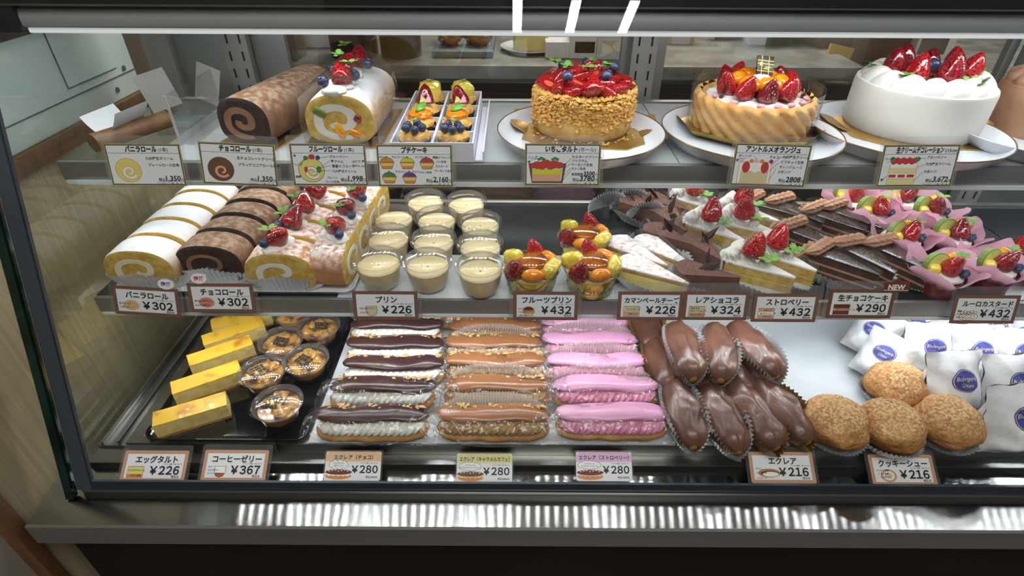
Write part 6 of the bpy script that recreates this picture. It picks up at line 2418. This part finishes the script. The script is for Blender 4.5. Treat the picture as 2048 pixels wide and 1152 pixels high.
print_card('price card for the camembert cheese slices, 226 yen, yellow and pink layer drawing', 1300, 612, 'カマンベールチーズ', '226', d_layers((('ink_sand', 10), ('ink_salmon', 7))), ((-36, -7, 3.6, 'スフレチーズ'), (-33, -14.5, 3.6, 'スポンジ')), tsize=10.2)
print_card('price card for the rare chocolate slices, 324 yen', 1431, 612, 'レアショコラ', '324', d_layers((('ink_sand', 11), ('ink_salmon', 5))), ((-38, -5, 3.6, 'なめらか'), (-38, -9.5, 3.6, 'ガトーショコラ'), (-38, -15.5, 3.4, 'チョコスポンジ')))
print_card('price card for the strawberry shortcakes, 432 yen, three-layer drawing', 1570, 616, 'ストロベリー', '432', d_layers((('ink_salmon', 5), ('ink_white', 6), ('ink_salmon', 5))), ((-33, -5, 3.4, 'スポンジ'), (-37, -10.6, 3.4, '生クリーム・苺'), (-33, -15.5, 3.4, 'スポンジ')))
print_card('price card for the glazed chocolate slices, 290 yen, with a NEW flag', 1721, 608, '生チョコケーキ', '290', d_layers((('ink_maroon', 6), ('ink_salmon', 4), ('ink_maroon', 6))), ((-36, -4.5, 3.2, 'チョコクリーム'), (-37, -10.2, 3.4, 'ガナッシュクリーム')), border='ink_cocoa', extra=new_flag)
print_card('price card for the pink wrapped custard cups, 432 yen', 1970, 619, 'ルーロカスタード', '432', d_ring_cake, ((-42, -4, 3.2, '果物'), (-42, -9, 3.2, 'カスタード'), (-42, -14, 3.2, 'スポンジ')), tsize=10.2)

print_card('price card in front of the egg tart bars, 226 yen', 309, 932, 'エッグタルト', '226', d_layers((('ink_yellow', 11), ('ink_orange', 5))), ((-39, -7.5, 3.2, 'エッグアパレイユ'), (-34, -15.3, 3.2, 'タルト生地')), True)
print_card('price card in front of the coffee jellies, 367 yen', 470, 931, 'コーヒーゼリー', '367', d_cup('wink_rust'), ((-41, -3, 3.2, 'ゼリー'), (-41, -8, 3.2, 'ミルクゼリー'), (-41, -13, 3.2, 'コーヒーゼリー')), True)
print_card('price card in front of the plain chocolate eclairs, 216 yen', 1564, 935, 'エクレア', '216', d_eclair, ((-41, -3, 3.2, 'チョコ'), (-41, -9, 3.2, 'シュー生地'), (-41, -17, 3.2, 'カスタード')), True)
print_card('price card in front of the cookie cream puffs, 216 yen', 1805, 940, 'クッキーシュー', '216', d_puff, ((-41, -2, 3.2, 'クッキー生地'), (-39, -7, 3.2, 'シュー生地'), (-37, -12, 3.2, 'カスタード')), True)


def band_card(label, u, v, title, band, glaze, crm, lines, y=0.4165, cloud=True):
    y = 0.4105
    d, t = Draw(), Text()
    hb = 0.50 * 50
    d.poly([(x, yy) for x, yy in rounded(50, hb, 4)], 'card_white')
    d.rect(-50, 7.5, 50, hb - 4, band)
    d.rect(-46, hb - 4, 46, hb, band)
    if cloud:
        for k in range(9):
            a = k / 9 * 2 * PI
            d.ell(-26 + 13 * cos(a), 2.5 + 5.5 * sin(a), 5, 3.4, 'ink_blue')
        for k in range(9):
            a = k / 9 * 2 * PI
            d.ell(-26 + 13 * cos(a), 2.5 + 5.5 * sin(a), 4.4, 2.9, 'ink_white')
        d.ell(-26, 2.5, 14, 5.5, 'ink_white')
    else:
        d.ell(-26, 2.5, 21, 7.6, 'ink_blue')
        d.ell(-26, 2.5, 20.3, 7.0, 'ink_white')
    d.ell(-25, -17, 23, 6, 'ink_orange')
    for k in range(9):
        d.ell(-42 + k * 4.2, -14.0 + (k % 2), 3.4, 3.4, crm)
    d.ell(-25, -10.5, 24, 4.6, glaze)
    for k in range(7):
        d.ell(-42 + k * 5.5, -8.8 + (k % 3) * 0.9, 1.5, 1.0, 'ink_sand')
    t.w(title, 0, 12, 8.4, 0.024, 'C', min(90, len(title) * 8.4 * 0.93), res=3)
    t.w('アレルギー物質：小麦・卵・乳', 44, 4.2, 2.3, 0.01, 'R', res=1)
    money(t, '280', 45, -11.5, 16.5, 0.032)
    t.w('税込み¥302', 45, -20, 4.2, 0.02, 'R', res=1)
    tb = Text()
    for k, s in enumerate(lines):
        tb.w(s, -26, 3.6 - 4.4 * k, 3.1, 0.02, 'C', res=1)

    def ex(th, sc):
        put('bubble_lettering', tb.mesh(sc, 'ink_blue'), th)
    card(label, u, v, y, 52, 0.0645, 0.50, 'card_white', None, d, t, 0, 0, (0.06, 0.025), 0.0, 0.05, 'price cards on the bottom deck', ex)


band_card('peach-topped price card for the chocolate cream eclairs, 280 yen', 706, 932, 'エクレア（チョコ）', 'ink_peach', 'ink_maroon', 'ink_white', ('バニラムース', '生クリーム'))
band_card('pale yellow-topped price card for the caramel eclairs, 280 yen', 969, 936, 'エクレア（キャラメルカフェ）', 'ink_cream', 'ink_cocoa', 'ink_sand', ('バニラムース', 'キャラメルコーヒークリーム'), cloud=False)
band_card('pink-topped price card for the strawberry eclairs, 280 yen', 1208, 933, 'エクレア（ストロベリー）', 'ink_pink', 'ink_maroon', 'ink_pink', ('バニラムース', 'ストロベリークリーム'), cloud=False)


def hand_card(label, u, v, title, price, draw_fn, notes, roll=0.0, base=None, tw=None, sub=None):
    d, t = Draw(), Text()
    hb = 0.552 * 50
    d.frame(-48.5, -hb + 1.5, 48.5, hb - 1.5, 1.1, 'ink')
    d.rect(-47.4, -hb + 2.6, 47.4, hb - 2.6, 'card_white')
    d.rect(-47.4, 15.0, 47.4, 15.5, 'ink')
    draw_fn(d)
    d.rect(14, -21.5, 47, -21.1, 'ink')
    wt = t.w(title, -2 if sub else 0, 17.4, 8.8, 0.042, 'C', tw, res=2, shear=0.08)
    if sub:
        t.w(sub, 22 if not tw else tw / 2, 17.8, 6.2, 0.005, 'L', res=2)
    for (x, y, s, b) in notes:
        t.w(b, x, y, s, 0.012, 'L', res=1)
    t.w('税込', 14, -20.6, 4.6, 0.01, 'L', res=1)
    t.w(price, 43.5, -20.6, 9.4, 0.024, 'R', 20, res=2, shear=0.08)
    t.w('円', 44, -20.6, 3.8, 0.0, 'L', res=1)
    t.w('アレルギー：小麦・卵・乳', 45, -25.0, 2.9, 0.0, 'R', res=1)
    if base:
        d.rect(12, -13.9, 47, -13.6, 'ink')
        t.w('本体価格', 12, -13.2, 4.0, 0.01, 'L', res=1)
        t.w(base, 43.5, -13.2, 7.0, 0.03, 'R', 15, res=2)
        t.w('円', 44, -13.2, 3.4, 0.0, 'L', res=1)
    card(label, u, v, 0.512, 15, 0.0732, 0.552, 'ink_gold', None, d, t, roll, 0, (0.09, 0.02), 0.006, 0.006, 'handwritten price cards on the upper shelf', arm=0.049)


def h_roll(c, line, cr):
    def f(d):
        d.ell(-24, -7, 17.5, 16, line, 36)
        d.ell(-24, -7, 16.8, 15.3, c, 36)
        d.swirl(-23, -9, 16, 14, 3.6, cr, 1.15, 0.62, 0.16, -0.6)
        d.swirl(-23, -9, 16, 14, 0.6, line, 1.15, 0.76, 0.28, -0.6)
        d.swirl(-23, -9, 16, 14, 0.6, line, 1.15, 0.48, 0.06, -0.6)
    return f


def h_fruit(d):
    h_roll('ink_yellow', 'ink_cocoa', 'ink_white')(d)
    d.ell(-30, 9, 3.2, 3, 'ink_green')
    d.ell(-22, 10.5, 4.4, 3.4, 'ink_red')
    d.ell(-14, 9.5, 3, 3, 'ink_blue')
    d.ell(-31, -6, 2.4, 4, 'ink_red')
    d.ell(-14, -6, 3.4, 4.4, 'ink_green')
    for a, b in (((-10, -2), (1, 5)), ((-12, 9), (2, 11)), ((-18, -5), (2, -1)), ((-20, -9), (2, -7)), ((-30, 8), (-38, 0))):
        d.path([a, b], 0.5, 'ink')


def h_tarts(d):
    for (x, y, c) in ((-37, 1, 'ink_orange'), (-10, 1, 'ink_lemon'), (16, 1, 'ink_red'), (-35, -18, 'ink_green'), (-8, -18, 'ink_violet')):
        d.ell(x, y + 4, 9, 6, 'ink_cocoa', 20, 0, PI)
        d.ell(x, y + 4, 8.4, 5.4, c, 20, 0, PI)
        d.poly([(x - 10, y + 4.2), (x - 6.5, y - 5.2), (x + 6.5, y - 5.2), (x + 10, y + 4.2)], 'ink_cocoa')
        d.poly([(x - 9.2, y + 3.6), (x - 6, y - 4.6), (x + 6, y - 4.6), (x + 9.2, y + 3.6)], 'ink_orange')
        d.poly([(x - 8.4, y + 2.2), (x - 7.2, y - 1), (x + 7.2, y - 1), (x + 8.4, y + 2.2)], 'ink_yellow')
        d.ell(x, y + 10.3, 1.5, 1.3, 'ink_green')


def h_tart(d):
    d.poly([(-45, 2), (-40.5, -24), (1, -24), (5, 2), (1, 2), (-1, -20), (-38, -20), (-40.5, 2)], 'ink_cocoa')
    d.rect(-40, -21.5, -1.5, -12.5, 'ink_salmon')
    d.rect(-40, -12.5, -1.0, -5.2, 'ink_lemon')
    for x, y, r in ((-33, -0.5, 7), (-22, 1.5, 7.6), (-11, 0.5, 7.4), (-4, -0.5, 6), (-38, -1, 5), (-27, -2, 6), (-16, -2, 6)):
        d.ell(x, y, r, r * 0.72, 'ink_red')
    for x in (-28, -10):
        for k in range(3):
            d.ell(x - 3 + 3 * k, 7.2 + (1.6 if k == 1 else 0), 2.4, 1.9, 'ink_green')
    for a, b in (((-41, 7), (-32, 8)), ((-43, 1), (-36, 3)), ((0, -2), (11, 8)), ((-2, -8), (11, 2)), ((0, -16), (11, -4)), ((1, -20), (11, -8))):
        d.path([a, b], 0.5, 'ink')


def h_orange(d):
    d.rect(-42, -24.5, 2, 4, 'ink_orange')
    d.rect(-41.2, -23.8, 1.2, 3.4, 'ink_white')
    d.rect(-38, -23.8, -1.5, -8, 'ink_sand')
    for x in (-32, -7):
        d.ell(x, -3, 5.2, 7.5, 'ink_red')
    d.ell(-19, -3.5, 5, 6.5, 'ink_white')
    for x, c in ((-39, 'ink_pink'), (-26, 'ink_orange'), (-19.5, 'ink_pink'), (-12, 'ink_orange'), (0, 'ink_rose')):
        d.ell(x, 5, 3, 2.6, c)
    for a, b in (((-44, 8), (-34, 8)), ((-24, 12), (-20, 7)), ((0, 9), (0, 3)), ((10, 10), (0, 0)), ((10, 4), (-3, -10)), ((8, -4), (1, -20))):
        d.path([a, b], 0.5, 'ink')


def h_cream(d):
    d.rect(-38, -25, 0, 3, 'ink_sand')
    d.rect(-36, -2, -2, 4, 'ink_white')
    for y in (-8, -24):
        d.rect(-36, y, -2, y + 6, 'ink_cream')
    d.rect(-37, -16, -1, -9.5, 'ink_white')
    for x in (-31, -19, -7):
        d.rect(x - 5, -15, x + 4.5, -11, 'ink_red')
    for k in range(8):
        d.ell(-33 + k * 4, 6 + (k % 2) * 1.4, 4, 4, 'ink_red')
    for x in (-35, -2):
        d.ell(x, 9, 3.4, 3, 'ink_green')
    for a, b in (((-42, 4), (-36, 8)), ((-44, -18), (-37, -12)), ((0, -2), (8, 2)), ((-1, -20), (8, -8)), ((-1, 10), (8, 10))):
        d.path([a, b], 0.5, 'ink')


hand_card('handwritten card with a yellow swirl, 1,350 yen, leftmost of the upper shelf', 291, 330, 'バニラロール', '1,350', h_roll('ink_yellow', 'ink_orange', 'ink_white'), ((2, 7, 4.6, '九州産生クリーム'), (4, -1.5, 4.6, 'プレーンロール生地')), sub='(1本)', tw=42)
hand_card('handwritten card with a brown swirl under the chocolate roll, 1,350 yen', 477, 329, 'チョコロール', '1,350', h_roll('ink_cocoa', 'ink_maroon', 'ink_salmon'), ((-1, 7, 4.6, '生チョコレートクリーム'), (0, -1.5, 4.6, 'ブラックココアロール生地')), roll=-2.2, sub='(1本)', tw=42)
hand_card('handwritten card with a fruit swirl drawing under the fruit roll, 1,998 yen', 658, 330, 'フルーツロール', '1,998', h_fruit, ((2, 9.5, 4.2, 'ブルーベリー'), (3, 3.4, 4.2, '苺ジャム'), (4, -3, 4.4, '季節のフルーツ'), (4, -9.4, 4.0, '九州産生クリーム'), (-4, -18, 3.6, 'プレーン'), (-6, -23.4, 3.6, 'ロール生地'), (-46, -1, 3.8, 'ハーブ'), (-46, -17, 3.8, '粉糖'), (-46, 10, 4, '苺'), (31, 3.6, 3.6, '(ぶどう 苺'), (31, -2, 3.6, ' みかん etc)')), sub='(1本)', tw=44)
hand_card('handwritten card with five little tarts under the white box, 2,160 yen', 830, 332, 'プチケーキ', '2,160', h_tarts, ((-47, 10.5, 3.0, 'みかん'), (-30, 10.5, 3.0, 'チョコレート'), (1, 10.5, 3.0, 'キャラメル'), (24, 10, 3.4, '季節のフルーツ'), (28, 4.5, 3.4, 'パイ生地'), (27, -1.5, 3.4, 'カスタード'), (26, -7.5, 3.4, 'アーモンド生地'), (-26, -8.5, 3.2, 'チョコレート'), (-4, -8.5, 3.2, 'チョコ'), (6, -9.5, 3.2, 'タルト生地')), tw=34)
hand_card('handwritten card with a red tart drawing below the strawberry tart, 3780 yen', 1125, 330, 'いちごタルト', '3780', h_tart, ((-46, 8, 4.4, 'ハーブ'), (-46, 2, 4, '苺'), (12, 9, 4.4, 'カスタードクリーム'), (12, 4, 4.2, 'パイクラム'), (12, -1, 4.0, 'アーモンド生地'), (12, -6, 3.8, 'タルト生地')), base='3500', sub='(ホール)', tw=42)
hand_card('handwritten card for the orange cake, 2808 yen, two berries in the drawing', 1541, 331, 'アントルメオランジュ', '2808', h_orange, ((-44, 10, 4.2, 'オレンジ'), (-47, 3.5, 4.6, '苺'), (-3, 9.6, 4, 'チョコレート'), (14, 10, 4.4, '九州産生クリーム'), (13, 3.6, 4.4, 'ビスキュイ生地'), (12, -3, 4.4, 'オレンジムース'), (11, -9.4, 4.4, 'スポンジ')), roll=-1.5, tw=72)
hand_card('handwritten card for the white cream cake, 3,672 yen, layered drawing', 1836, 332, '生クリームデコレーション', '3,672', h_cream, ((-46, 8, 4.2, 'ハーブ'), (9, 9.6, 4.4, 'ブルーベリー'), (9, 1, 4.2, '九州産生クリーム'), (9, -9, 4.4, 'スポンジ'), (-46, -20, 4.6, '苺')), roll=0.8, sub='(15cm)', tw=62)
